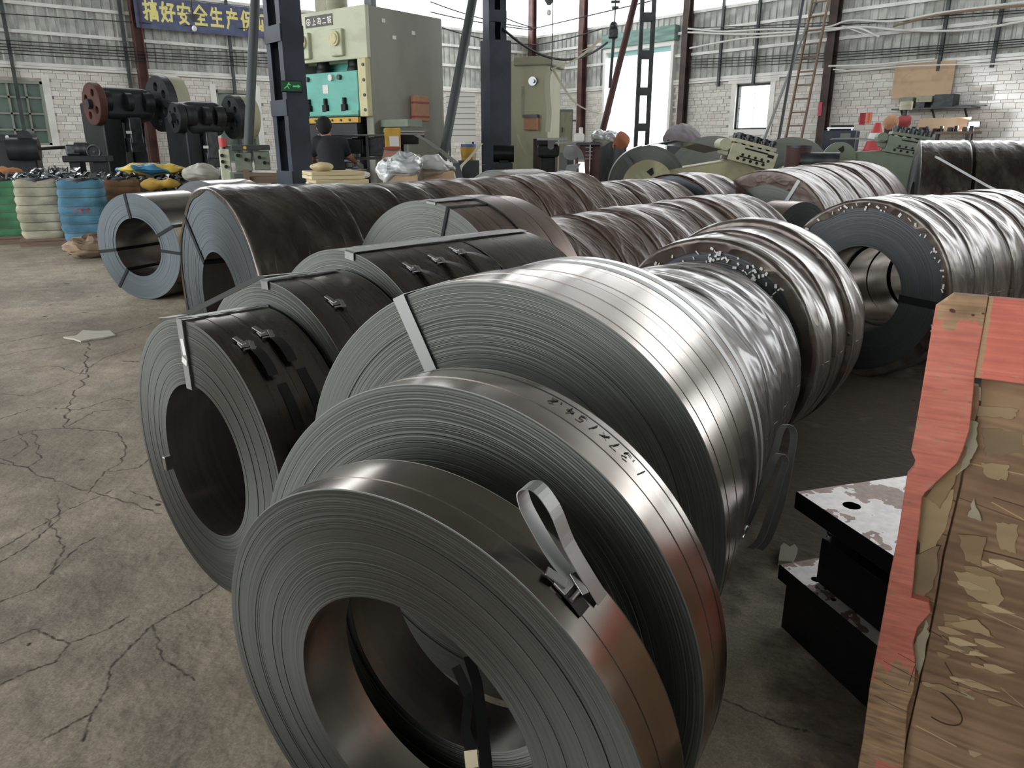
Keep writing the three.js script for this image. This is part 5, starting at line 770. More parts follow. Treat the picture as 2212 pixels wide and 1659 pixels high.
// ================================================================ worker in dark clothes at the press
function field(bones, cell, pad = 0.06, soft = 0.035) {                              // smooth union of tapered capsules [a, b, ra, rb], meshed
  const lo = V3(1e9, 1e9, 1e9), hi = V3(-1e9, -1e9, -1e9);
  for (const [a, b, ra, rb] of bones) for (const [p, r] of [[a, ra], [b, rb]]) { lo.min(p.clone().subScalar(r + pad)); hi.max(p.clone().addScalar(r + pad)); }
  const size = hi.clone().sub(lo), big = Math.max(size.x, size.y, size.z), n = Math.min(150, Math.ceil(big / cell)), mc = new MarchingCubes(n, M.skin, false, false, 200000), half = big / 2, mid = lo.clone().add(hi).multiplyScalar(0.5);
  const q = V3(), pa = V3(), ba = V3();
  for (let k = 0; k < n; k++) for (let j = 0; j < n; j++) for (let i = 0; i < n; i++) {
    q.set(mid.x + (i - n / 2) / (n / 2) * half, mid.y + (j - n / 2) / (n / 2) * half, mid.z + (k - n / 2) / (n / 2) * half); let d = 1e9;
    for (const [a, b, ra, rb, sx] of bones) { pa.copy(q).sub(a); ba.copy(b).sub(a); const t = Math.max(0, Math.min(1, pa.dot(ba) / (ba.lengthSq() + 1e-9))), e = pa.addScaledVector(ba, -t).length() - (ra + (rb - ra) * t), h = Math.max(soft - Math.abs(d - e), 0) / soft; d = Math.min(d, e) - h * h * soft / 4; }
    mc.field[i + j * n + k * n * n] = -d;
  }
  mc.isolation = 0; mc.update();
  const c = mc.count, P = new Float32Array(c * 3), N = new Float32Array(c * 3); for (let k = 0; k < c; k++) { P[k * 3] = mc.positionArray[k * 3] * half + mid.x; P[k * 3 + 1] = mc.positionArray[k * 3 + 1] * half + mid.y; P[k * 3 + 2] = mc.positionArray[k * 3 + 2] * half + mid.z; for (let e = 0; e < 3; e++) N[k * 3 + e] = mc.normalArray[k * 3 + e]; }
  const g = new THREE.BufferGeometry(); g.setAttribute('position', new THREE.BufferAttribute(P, 3)); g.computeVertexNormals(); g.setAttribute('normal', new THREE.BufferAttribute(N, 3)); g.setAttribute('uv', new THREE.BufferAttribute(new Float32Array(c * 2), 2)); return g;
}
{
  const s = stage('person', 'worker in a dark T-shirt bending over the press die, seen from behind, arm reaching down', 'person', 712, 10), v = (x, y, z) => V3(x, y, z);
  const hip = [v(-0.09, 0.92, 0), v(0.11, 0.92, 0.02)], knee = [v(-0.12, 0.5, -0.06), v(0.13, 0.5, -0.04)], foot = [v(-0.13, 0.08, 0.02), v(0.15, 0.08, 0.04)], toe = [v(-0.14, 0.05, -0.15), v(0.17, 0.05, -0.13)];
  const pelvis = v(0.01, 0.97, 0), waist = v(0.02, 1.12, -0.02), chest = v(0, 1.36, -0.07), neck = v(-0.03, 1.5, -0.12), head = v(-0.052, 1.635, -0.16), shL = v(-0.15, 1.45, -0.1), shR = v(0.15, 1.44, -0.08);
  const elR = v(0.23, 1.28, -0.16), wrR = v(0.33, 1.2, -0.34), elL = v(-0.24, 1.27, -0.22), wrL = v(-0.2, 1.2, -0.44);
  const hand = (w, dir, side) => { const b = [], palm = w.clone().addScaledVector(dir, 0.07), up = v(0, 0.3, -0.2).normalize(), across = dir.clone().cross(up).normalize(); b.push([w, palm, 0.026, 0.034]); for (let k = 0; k < 4; k++) { const st = palm.clone().addScaledVector(across, (k - 1.5) * 0.019), m = st.clone().addScaledVector(dir, 0.04 + (k === 1 || k === 2 ? 0.006 : 0)), e = m.clone().addScaledVector(dir, 0.025).add(v(0, -0.025, 0)); b.push([st, m, 0.0095, 0.009], [m, e, 0.009, 0.008]); } const th = w.clone().addScaledVector(dir, 0.03).addScaledVector(across, side * 0.032), t2 = th.clone().addScaledVector(dir, 0.035).addScaledVector(across, side * 0.014).add(v(0, -0.012, 0)); b.push([th, t2, 0.011, 0.0095]); return b; };
  const dR = wrR.clone().sub(elR).normalize(), dL = wrL.clone().sub(elL).normalize();
  const trunk = [[pelvis, waist, 0.145, 0.13], [waist, chest, 0.13, 0.15], [shL, shR, 0.065, 0.065], [chest, neck, 0.12, 0.055], [neck, head, 0.052, 0.06], [head.clone().add(v(0, 0.02, 0.02)), head.clone().add(v(0.0, -0.03, -0.03)), 0.092, 0.072]];
  const legs = [0, 1].flatMap((k) => [[hip[k], knee[k], 0.085, 0.056], [knee[k], foot[k], 0.055, 0.038], [foot[k], toe[k], 0.042, 0.034]]);
  const arms = [[shR, elR, 0.055, 0.042], [elR, wrR, 0.042, 0.027], [shL, elL, 0.055, 0.042], [elL, wrL, 0.042, 0.027]];
  part('body', join([field([...trunk, ...legs, ...arms], 0.014), field(hand(wrR, dR, -1), 0.004, 0.02, 0.01), field(hand(wrL, dL, 1), 0.004, 0.02, 0.01), field([[head.clone().add(v(0, -0.01, -0.088)), head.clone().add(v(0, -0.03, -0.1)), 0.012, 0.014], [head.clone().add(v(-0.085, -0.01, 0)), head.clone().add(v(-0.085, -0.03, 0)), 0.014, 0.01], [head.clone().add(v(0.085, -0.01, 0)), head.clone().add(v(0.085, -0.03, 0)), 0.014, 0.01]], 0.005, 0.02, 0.005)]), M.skin, s);
  part('shirt', field([[pelvis, waist, 0.165, 0.15], [waist, chest, 0.15, 0.168], [shL, shR, 0.082, 0.082], [chest, neck.clone().add(v(0, -0.05, 0.01)), 0.13, 0.075], [shR, shR.clone().lerp(elR, 0.62), 0.075, 0.068], [shL, shL.clone().lerp(elL, 0.62), 0.075, 0.068]], 0.014), M.shirt, s);
  part('trousers', field([[hip[0], hip[1], 0.125, 0.125], [hip[0], knee[0], 0.11, 0.075], [knee[0], foot[0].clone().add(v(0, 0.03, 0)), 0.074, 0.06], [hip[1], knee[1], 0.11, 0.075], [knee[1], foot[1].clone().add(v(0, 0.03, 0)), 0.074, 0.06]], 0.014), M.trousers, s);
  part('hair', field([[head.clone().add(v(0, 0.035, 0.03)), head.clone().add(v(0, 0.03, -0.03)), 0.097, 0.085], [head.clone().add(v(0, -0.03, 0.05)), head.clone().add(v(0, 0.0, 0.04)), 0.07, 0.085]], 0.01), M.hair, s);
  part('shoe', field([[foot[0], toe[0], 0.05, 0.044]], 0.01), M.rubber, s); part('shoe', field([[foot[1], toe[1], 0.05, 0.044]], 0.01), M.rubber, s);
  part('glove', field(hand(wrR, dR, -1).map(([a, b, r, q]) => [a, b, r + 0.004, q + 0.004]), 0.005, 0.02, 0.01), M.glove, s);
}
// ================================================================ sacks, scrap and clutter on the bag side
function lumpy(g, amp, freq, sd = 0) { const p = g.attributes.position, n = g.attributes.normal; for (let k = 0; k < p.count; k++) { const x = p.getX(k), y = p.getY(k), z = p.getZ(k), a = amp * (vn(x * freq + 50, y * freq + z * freq * 0.7 + 50, 997, 997, sd) + 0.5 * vn(x * freq * 2.3 + 50, (y - z) * freq * 2.3 + 90, 997, 997, sd + 1) - 0.75) * 2; p.setXYZ(k, x + n.getX(k) * a, y + n.getY(k) * a, z + n.getZ(k) * a); } g.computeVertexNormals(); return g; }
function bulkBag(label, px, d, w, h, color, print, sd) {
  const s = stage('woven_bulk_bag', label, 'bag', px, d, 8), na = 64, ny = 48, P = [], U = [], I = [], rings = 7;
  const half = (t) => w / 2 * (0.93 + 0.09 * Math.sin(Math.PI * Math.min(1, t * 1.05)) + 0.07 * Math.abs(Math.sin(t * Math.PI * rings)) ** 0.7 - (t > 0.96 ? (t - 0.96) * 4 : 0)), at2 = (t, a, k = 1) => { const c = Math.cos(a), q = Math.sin(a), m = 1 / (Math.abs(c) ** 4 + Math.abs(q) ** 4) ** 0.25, r = half(t) * k * m * (1 + 0.05 * (vn(t * 9, a * 3 + 20, 999, 999, sd) - 0.5)); return [r * c, 0.1 + h * t, r * q * 0.92]; };
  for (let j = 0; j <= ny; j++) for (let i = 0; i <= na; i++) { const t = j / ny, a = i / na * Math.PI * 2; P.push(...at2(t, a)); U.push(a * w / 2, t * h); }
  for (let j = 0; j < ny; j++) for (let i = 0; i < na; i++) { const b = j * (na + 1) + i, q = b + na + 1; I.push(b, q, b + 1, b + 1, q, q + 1); }
  const g = new THREE.BufferGeometry(); g.setAttribute('position', new THREE.Float32BufferAttribute(P, 3)); g.setAttribute('uv', new THREE.Float32BufferAttribute(U, 2)); g.setIndex(I); g.computeVertexNormals();
  part('bag_cloth', g, std(color, 0.85, 0, { map: T.dirt, bumpMap: T.weave, bumpScale: 0.006 }), s); part('bag_top', cyl(w * 0.46, 0.06, 0, h + 0.08, 0, 'y', 20), M.iron, s);
  for (let k = 1; k < rings; k++) { const l = []; for (let i = 0; i < 40; i++) l.push(V3(...at2(k / rings, i / 40 * Math.PI * 2, 1.01))); part('lashing', new THREE.TubeGeometry(new THREE.CatmullRomCurve3(l, true), 60, 0.007, 5, true), std('#5d5c54', 0.8), s); }
  if (print) { const t = canvasTex(256, 64, (c, W, H) => { c.clearRect(0, 0, W, H); c.strokeStyle = '#a8545a'; c.lineWidth = 7; for (let k = 0; k < 4; k++) { c.beginPath(); c.moveTo(10 + k * 62, 16); c.lineTo(56 + k * 62, 16); c.moveTo(10 + k * 62, 48); c.lineTo(56 + k * 62, 48); c.moveTo(33 + k * 62, 8); c.lineTo(33 + k * 62, 56); c.moveTo(14 + k * 62, 32); c.lineTo(52 + k * 62, 32); c.stroke(); } }); part('bag_print', new THREE.CylinderGeometry(w * 0.56, w * 0.56, 0.1, 20, 1, true, -0.7, 1.1).translate(0, h * 0.62, -0.02), std('#ffffff', 0.85, 0, { map: t, transparent: true, alphaTest: 0.5 }), s); }
  part('pallet', [box(w * 1.1, 0.03, w, 0, 0.09, 0), box(w * 1.1, 0.07, 0.08, 0, 0.035, w * 0.4), box(w * 1.1, 0.07, 0.08, 0, 0.035, -w * 0.4)], M.timber, s);
  seed = sd * 13 + 5; const bits = []; for (let k = 0; k < 90; k++) bits.push(box(rr(0.03, 0.13), 0.003, rr(0.02, 0.06), rr(-0.5, 0.5) * w, h + 0.1 + rr(-0.02, 0.07), rr(-0.45, 0.45) * w, rr(0, 6), rr(-0.9, 0.9), rr(-0.9, 0.9))); part('scrap_filling', bits, M.steel, s).userData.kind = 'stuff';
  return s;
}
bulkBag('blue woven bulk bag lashed with cords and filled with steel scrap', 160, 11.2, 0.58, 0.86, '#5589a3', true, 3);
bulkBag('off-white woven bulk bag lashed with cords, between the green and blue bags', 68, 11.5, 0.6, 0.86, '#b6b19c', false, 5);
bulkBag('green woven bulk bag lashed with cords beside the off-white bag', -8, 11.8, 0.6, 0.84, '#4d8761', false, 8);
bulkBag('brown-stained bulk bag of scrap half hidden behind the strapped coil', 250, 12.1, 0.5, 0.84, '#8a6a4e', false, 11);
bulkBag('grey bulk bag of scrap standing behind the off-white bag', 110, 12.3, 0.6, 0.9, '#8f8f8a', false, 14);
{
  const s = stage('scrap_heap', 'grey heap of punched steel scrap behind the bulk bags', 'scrap heap', 345, 13.2); s.userData.kind = 'stuff';
  const m = part('scrap_mound', lumpy(new THREE.SphereGeometry(1, 60, 30).scale(1.05, 1.0, 0.6), 0.05, 6, 9), M.iron, s);
  const bits = new THREE.InstancedMesh(box(0.1, 0.003, 0.05), M.steel, 1400), o = new THREE.Object3D(); bits.name = 'scrap_pieces'; bits.userData.kind = 'stuff'; seed = 4242;
  for (let k = 0; k < 1400; k++) { const a = rr(0, 6.28), e = Math.acos(rr(0.15, 1)); o.position.set(1.07 * Math.sin(e) * Math.cos(a), 1.03 * Math.cos(e) + rr(-0.02, 0.05), 0.62 * Math.sin(e) * Math.sin(a)); o.rotation.set(rr(-1.2, 1.2), rr(0, 6), rr(-1.2, 1.2)); o.scale.setScalar(rr(0.5, 1.6)); o.updateMatrix(); bits.setMatrixAt(k, o.matrix); } s.add(bits);
}
function sack(label, px, py, d, w, h, dep, mat, sd, amp = 0.03, stand = null) { const s = stage('sack', label, 'sack', px, d), y = s.Y(py); part('sack_cloth', lumpy(new THREE.SphereGeometry(1, 48, 24).scale(w / 2, h / 2, dep / 2), amp, 7, sd).translate(0, y, 0), mat, s); if (stand) part('goods_below', rbox(w * 0.8, y - h * 0.1, dep * 0.8, 0, (y - h * 0.1) / 2, -0.02, 0.02), stand, s); return s; }
{
  const t = canvasTex(256, 128, (g, w, h) => { g.fillStyle = '#3f7fa5'; g.fillRect(0, 0, w, h); g.fillStyle = '#d8bd4e'; for (const [a, b] of [[0, 24], [60, 40], [130, 60], [215, 30]]) { g.beginPath(); g.moveTo(a, 0); g.lineTo(a + b, 0); g.lineTo(a + b + 40, h); g.lineTo(a + 40, h); g.fill(); } });
  sack('blue and yellow striped plastic sack spread over the scrap heap', 322, 366, 12.5, 1.1, 0.2, 0.5, std('#ffffff', 0.5, 0, { map: t, bumpMap: T.crumple, bumpScale: 0.03 }), 21, 0.035);
  sack('yellow woven sack lying low on the scrap heap', 335, 398, 12.0, 0.5, 0.16, 0.4, std('#c19b42', 0.8, 0, { bumpMap: T.weave, bumpScale: 0.006 }), 24);
  sack('off-white sheet sack behind the striped sack', 425, 374, 12.6, 0.6, 0.26, 0.4, std('#b9b7ae', 0.8, 0, { bumpMap: T.crumple, bumpScale: 0.03 }), 27);
  sack('orange sack on top of the green bulk bag', 8, 372, 12.2, 0.4, 0.16, 0.3, std('#b47b4e', 0.85), 30);
  sack('silver plastic sheeting heaped over goods behind the long coil row', 862, 368, 7.7, 0.42, 0.3, 0.4, phy('#c4c9cb', 0.25, 0.1, { bumpMap: T.crumple, bumpScale: 0.05, clearcoat: 0.8 }), 33, 0.05, M.cardboard);
  sack('crumpled white plastic bag beside the silver plastic sheeting', 945, 364, 8.0, 0.4, 0.2, 0.35, phy('#c9c9c6', 0.3, 0, { bumpMap: T.crumple, bumpScale: 0.05, clearcoat: 0.6 }), 36, 0.05, M.cardboard);
  sack('bundle of crumpled foil sacks below the bright doorway', 1305, 300, 15.5, 0.55, 0.3, 0.4, phy('#c3c6c8', 0.25, 0.4, { bumpMap: T.crumple, bumpScale: 0.05 }), 39, 0.05, M.iron);
  sack('brown sack slumped against the foil sacks', 1340, 308, 14.6, 0.3, 0.34, 0.3, std('#a5694c', 0.85), 42, 0.03, M.iron);
  sack('purple-grey heap of rags below the brown wall column by the doorway', 1472, 296, 17, 0.75, 0.5, 0.5, std('#8d858b', 0.9), 45, 0.05, M.iron);
}
// small pale control machine with a red lamp
{
  const s = stage('control_machine', 'small pale green machine with a red lamp on its mast and a dark cross head', 'machine', 520, 9.7);
  part('mast', s.bx(474, 496, 322, 'floor', -0.25, 0.0, 0.015), M.pressGreen, s); part('warning_lamp', cyl(0.048, 0.1, s.X(484), s.Y(308), -0.1, 'y', 20), M.redBright, s); part('lamp_neck', cyl(0.02, 0.08, s.X(484), s.Y(320), -0.1, 'y', 12), M.iron, s);
  part('cross_head', s.bx(500, 580, 313, 325, -0.3, 0.02, 0.01), M.greySteel, s); part('cabinet', [s.bx(505, 540, 330, 370, -0.3, -0.02, 0.01), s.bx(545, 578, 326, 368, -0.3, -0.04, 0.01)], M.machineGreen, s);
  part('green_base', s.bx(490, 522, 372, 'floor', -0.3, 0.05, 0.02), M.machineGreen, s); part('machine_table', s.bx(500, 590, 374, 382, -0.5, 0.1), M.steel, s); part('table_leg', s.bx(578, 588, 382, 'floor', -0.4, 0.0), M.iron, s);
  for (const [x, y] of [[480, 336], [480, 349], [486, 360], [512, 336], [528, 345], [556, 340], [566, 352]]) part('knob', cyl(0.022, 0.05, s.X(x), s.Y(y), 0.01, 'z', 12), M.black, s);
  const b = part('name_badge', cyl(0.02, 0.01, s.X(528), s.Y(319), 0.025, 'z', 12), M.yellow, s);
}
{ const s = stage('timber_frame', 'rough wooden frame box beside the foot of the navy column', 'box', 572, 9.1); part('upright', s.bx(522, 534, 366, 'floor', -0.05, 0.0), M.timber, s); part('upright', s.bx(602, 612, 372, 'floor', -0.05, 0.0), M.timber, s); part('cross_board', s.bx(522, 622, 382, 396, -0.08, -0.05), M.timber, s); part('cross_board', s.bx(526, 606, 376, 384, -0.5, -0.47), M.timber, s); part('lower_board', s.bx(522, 612, 440, 470, -0.08, -0.05), M.timber, s); }
{ const s = stage('cardboard_stack', 'stack of flat kraft cardboard sheets behind the long coil row', 'cardboard', 728, 7.7, -10); const n = 26; for (let k = 0; k < n; k++) { seed = 900 + k; part('sheet', rbox(0.52 + rr(-0.03, 0.03), 0.036, 0.5, rr(-0.02, 0.02), 0.2 + k * 0.038, -0.25 + rr(-0.03, 0.03), 0.006, rr(-0.06, 0.06)), k % 2 ? M.kraft : std('#d9cba8', 0.85), s); } part('pallet', [box(0.6, 0.03, 0.56, 0, 0.16, -0.25), box(0.6, 0.14, 0.09, 0, 0.07, -0.02), box(0.6, 0.14, 0.09, 0, 0.07, -0.48)], M.timber, s); sack('folded kraft paper sack on the cardboard stack', 690, 360, 7.8, 0.22, 0.09, 0.25, M.kraft, 51, 0.015); }
// clutter round the large press
{
  const s = stage('parts_trolley', 'steel work table with dies and tools in front of the large press', 'table', 770, 10.4, 4); part('table_top', s.bx(690, 846, 290, 294, -0.5, 0, 0.01), M.steel, s); for (const x of [696, 790, 838]) part('table_leg', s.bx(x, x + 6, 294, 'floor', -0.06, 0), M.iron, s); part('lower_shelf', s.bx(696, 842, 340, 345, -0.45, -0.02), M.iron, s);
  part('die_block', s.bx(745, 780, 300, 332, -0.4, -0.1, 0.01), M.machineBlack, s); part('die_block', s.bx(790, 830, 296, 338, -0.4, -0.1, 0.01), M.iron, s); part('tray', s.bx(728, 760, 350, 362, -0.3, 0.06, 0.01), M.steel, s);
  const c = stage('waste_bin', 'black waste bin with a pale rim beside the worker', 'bin', 778, 9.6); part('bin_body', cyl(0.075, 1.0, 0, 0.55, 0, 'y', 24, 0.09), M.black, c); part('bin_lid', cyl(0.1, 0.02, 0, 1.06, 0, 'y', 24).rotateX(0.3).translate(0, 0.06, -0.3), M.white, c); part('bin_stand', cyl(0.1, 0.05, 0, 0.025, 0, 'y', 20), M.iron, c);
  const y = stage('parts_box', 'yellow metal parts box with a paper notice beside the press', 'box', 848, 10.2); part('box_body', y.bx(832, 866, 276, 318, -0.25, 0, 0.01), M.yellow, y); part('paper_notice', y.bx(842, 862, 294, 316, 0.0, 0.004), M.white, y); part('box_stand', y.bx(838, 860, 318, 'floor', -0.2, -0.05), M.iron, y);
  const r = stage('delivery_chute', 'red-framed sloping delivery chute under the yellow parts box', 'chute', 840, 9.4); part('chute_sheet', extrude([[r.X(822), r.Y(349)], [r.X(852), r.Y(349)], [r.X(862), r.Y(322)], [r.X(830), r.Y(322)]], 0.02).translate(0, 0, -0.1), std('#b58d7c', 0.7), r); part('chute_frame', [r.bx(820, 858, 346, 351, -0.12, 0), r.bx(828, 864, 318, 322, -0.12, 0)], M.red, r); part('chute_leg', [r.bx(824, 828, 351, 'floor', -0.1, -0.05), r.bx(852, 856, 351, 'floor', -0.1, -0.05)], M.red, r);
  const f = stage('control_pendant', 'grey control box with a small green indicator light', 'control box', 885, 9.0); part('box_body', f.bx(862, 908, 334, 350, -0.25, 0, 0.02), M.beigeDark, f); part('indicator_light', f.bx(876, 886, 338, 342, 0, 0.006), std('#1d7a4e', 0.4, 0, { emissive: '#27e08a', emissiveIntensity: 0.12 }), f); part('box_post', f.bx(880, 890, 350, 'floor', -0.15, -0.08), M.iron, f);
  const k = stage('roller_feeder', 'black roller feeder sticking out of the press side above a bright strip', 'feeder', 880, 10.6); part('feeder_body', [k.bx(858, 905, 290, 312, -0.4, 0, 0.02), k.bx(866, 872, 312, 'floor', -0.2, -0.1)], M.machineBlack, k); for (const yy of [284, 290]) part('feed_roller', cyl(0.04, 0.32, k.X(892), k.Y(yy), -0.05, 'x', 16), M.chrome, k);
  single('steel_strip', 'bright steel strip running down from the roller feeder', 'strip', ribbon([at(900, 292, 10.4), at(925, 306, 10.2), at(950, 324, 10), at(985, 352, 9.4), at(1010, 460, 9.0)], V3(0.5, 0, 1), 0.09, 0.003), M.chrome);
  const b = stage('orange_bucket', 'orange plastic bucket with a blue lid by the curled strips', 'bucket', 1012, 11.5); part('bucket_body', cyl(0.1, 0.22, 0, b.Y(335), 0, 'y', 24, 0.12), M.yellow, b); part('bucket_lid', cyl(0.11, 0.1, 0, b.Y(319), 0, 'y', 24), std('#5b74a8', 0.5), b); part('bucket_stand', box(0.3, b.Y(346), 0.3, 0, b.Y(346) / 2, 0), M.iron, b);
  single('curled_strip', 'curled cream steel strip end beside the navy latticed column', 'strip', ribbon(new THREE.CatmullRomCurve3([at(1040, 310, 11.4), at(1015, 340, 11), at(995, 362, 10.5), at(992, 380, 10.2)]).getPoints(20), V3(1, 0, 0.4), 0.05, 0.003), M.hose);
  single('curled_strip', 'C-shaped cream strip curl lying by the navy latticed column', 'strip', ribbon(new THREE.CatmullRomCurve3([at(1036, 326, 11.4), at(1026, 328, 11.4), at(1024, 342, 11.4), at(1032, 354, 11.4), at(1045, 356, 11.4)]).getPoints(30), V3(0.3, 0, 1), 0.05, 0.003), M.hose);
  const mo = stage('electric_motor', 'black electric motor at the foot of the navy latticed column', 'motor', 1088, 11.6); part('motor_body', [cyl(0.12, 0.3, 0, mo.Y(332), 0, 'x', 24), rbox(0.14, 0.1, 0.16, 0, mo.Y(352), 0, 0.02)], M.blackOil, mo); part('motor_stand', box(0.26, mo.Y(352), 0.24, 0, mo.Y(352) / 2, 0), M.machineBlack, mo);
}
// ================================================================ machines between the pale press and the beige decoiler
{
  const s = stage('drive_unit', 'dark drive machine with a pale disc beside the pale narrow press', 'machine', 1190, 13.4); part('drive_body', [s.bx(1160, 1208, 312, 340, -0.4, 0, 0.05), s.bx(1168, 1200, 340, 'floor', -0.4, -0.1, 0.02)], M.machineBlack, s); part('drive_disc', cyl(0.055, 0.05, s.X(1190), s.Y(316), 0.04, 'z', 20), M.cableGrey, s); part('top_plate', [s.bx(1160, 1225, 298, 303, -0.3, 0.05), s.bx(1200, 1285, 306, 310, -0.3, 0.02)], M.steel, s); part('spool', [cyl(0.14, 0.2, s.X(1234), s.Y(328), -0.1, 'z', 24), cyl(0.05, 0.3, s.X(1234), s.Y(328), -0.1, 'z', 16)], M.steel, s); part('spool_stand', s.bx(1226, 1240, 330, 'floor', -0.15, -0.05), M.iron, s);
  const m = stage('maroon_stand', 'maroon steel machine stand with scrap strips on top', 'stand', 1275, 11.9); part('stand_frame', [m.bx(1256, 1274, 312, 'floor', -0.4, 0), m.bx(1276, 1296, 306, 'floor', -0.5, -0.1)], M.redSteel, m); part('stand_top', m.bx(1245, 1300, 308, 313, -0.5, 0.05), M.iron, m); part('brush_strip', [0, 1, 2, 3].map((k) => m.bx(1265, 1280, 318 + 8 * k, 320 + 8 * k, 0.0, 0.01)), M.steel, m).userData.kind = 'stuff';
  const j = stage('white_canister', 'white plastic canister on the maroon stand', 'canister', 1250, 11.8); part('canister_body', j.bx(1240, 1262, 288, 307, -0.14, 0, 0.03), M.white, j); part('canister_neck', cyl(0.03, 0.1, j.X(1254), j.Y(283), -0.07, 'y', 16), M.white, j);
  single('steel_strip', 'shiny steel strip arching down in front of the maroon stand', 'strip', ribbon(new THREE.CatmullRomCurve3([at(1224, 314, 11.8), at(1240, 316, 11.7), at(1252, 330, 11.6), at(1256, 350, 11.5), at(1258, 535, 11.4)]).getPoints(24), V3(0.3, 0, 1), 0.1, 0.003), M.chrome);
  const c = stage('grey_cabinet', 'grey upright cabinet in front of the white brick wall near the corner', 'cabinet', 1215, 16.5); part('cabinet_body', c.bx(1196, 1236, 236, 'floor', -0.4, 0, 0.01), M.cableGrey, c); part('cabinet_door', c.bx(1210, 1234, 242, 330, 0, 0.012, 0.004), M.beigeDark, c); part('cabinet_handle', c.bx(1213, 1215, 275, 286, 0.012, 0.03), M.iron, c);
  const sh = stage('wall_tray', 'small dark tray shelf on the white bricks near the corner', 'shelf', 1233, 22); part('tray', sh.bx(1223, 1243, 259, 262, -0.3, 0), M.iron, sh); part('tray_bracket', sh.bx(1230, 1234, 262, 'floor', -0.3, -0.27), M.iron, sh);
}
coil('small dark maroon coil lying before the maroon stand', { x: 0.78, z: 8.6, R: 0.5, ri: 0.2, az: 60, w: 0.2, outer: M.outerBrown, face: M.faceDark, seg: 64 });
coil('small dark maroon coil with a wide eye beside the beige decoiler', { x: 1.0, z: 8.2, R: 0.45, ri: 0.16, az: 40, w: 0.25, outer: M.outerBrown, face: M.faceDark, seg: 64 });
{ const s = stage('steel_ramp', 'sloping grey steel plate ramp beside the small maroon coil', 'ramp', 1228, 9.6); part('ramp_plate', extrude([[s.X(1213), s.Y(395)], [s.X(1232), s.Y(395)], [s.X(1256), s.Y(353)], [s.X(1226), s.Y(357)]], 0.04).translate(0, 0, -0.1), M.steel, s); part('ramp_support', s.bx(1216, 1240, 395, 'floor', -0.12, -0.06), M.iron, s); }
coil('grey bare coil standing on edge behind the beige straightener head', { x: 3.2, z: 12.6, R: 0.78, ri: 0.3, az: 18, w: 0.3, face: M.face, seg: 96 });
coil('grey bare coil leaning behind the maroon drum near the ladder foot', { x: 5.0, z: 14.2, R: 0.78, ri: 0.3, az: 25, w: 0.3, face: M.face, seg: 96 });
{ const s = stage('steel_drum', 'dark maroon drum between the two straightener heads', 'drum', 1730, 11.0); part('drum_body', cyl(0.17, 1.4, s.X(1726), 0.7, 0, 'y', 28), M.redSteel, s); part('drum_lid', cyl(0.175, 0.03, s.X(1726), 1.4, 0, 'y', 28), M.iron, s); part('side_roller', cyl(0.12, 0.5, s.X(1770), s.Y(348), 0.1, 'x', 24), M.iron, s); part('roller_stand', box(0.3, s.Y(358), 0.2, s.X(1770), s.Y(358) / 2, 0.1), M.machineBlack, s); }
{ const s = stage('press_cabinet', 'dark cabinet with a handrail beside the brown wall column', 'cabinet', 1806, 15.0, 8); part('cabinet_body', s.bx(1776, 1842, 282, 'floor', -0.6, 0, 0.02), M.navySteel, s); part('cabinet_rail', [s.bx(1782, 1836, 275, 278, -0.1, -0.06), s.bx(1784, 1787, 278, 284, -0.1, -0.06), s.bx(1831, 1834, 278, 284, -0.1, -0.06)], M.steel, s); part('label_plate', s.bx(1812, 1832, 288, 300, 0, 0.01), M.cableGrey, s); part('top_box', s.bx(1788, 1830, 270, 282, -0.5, -0.15), M.black, s); }
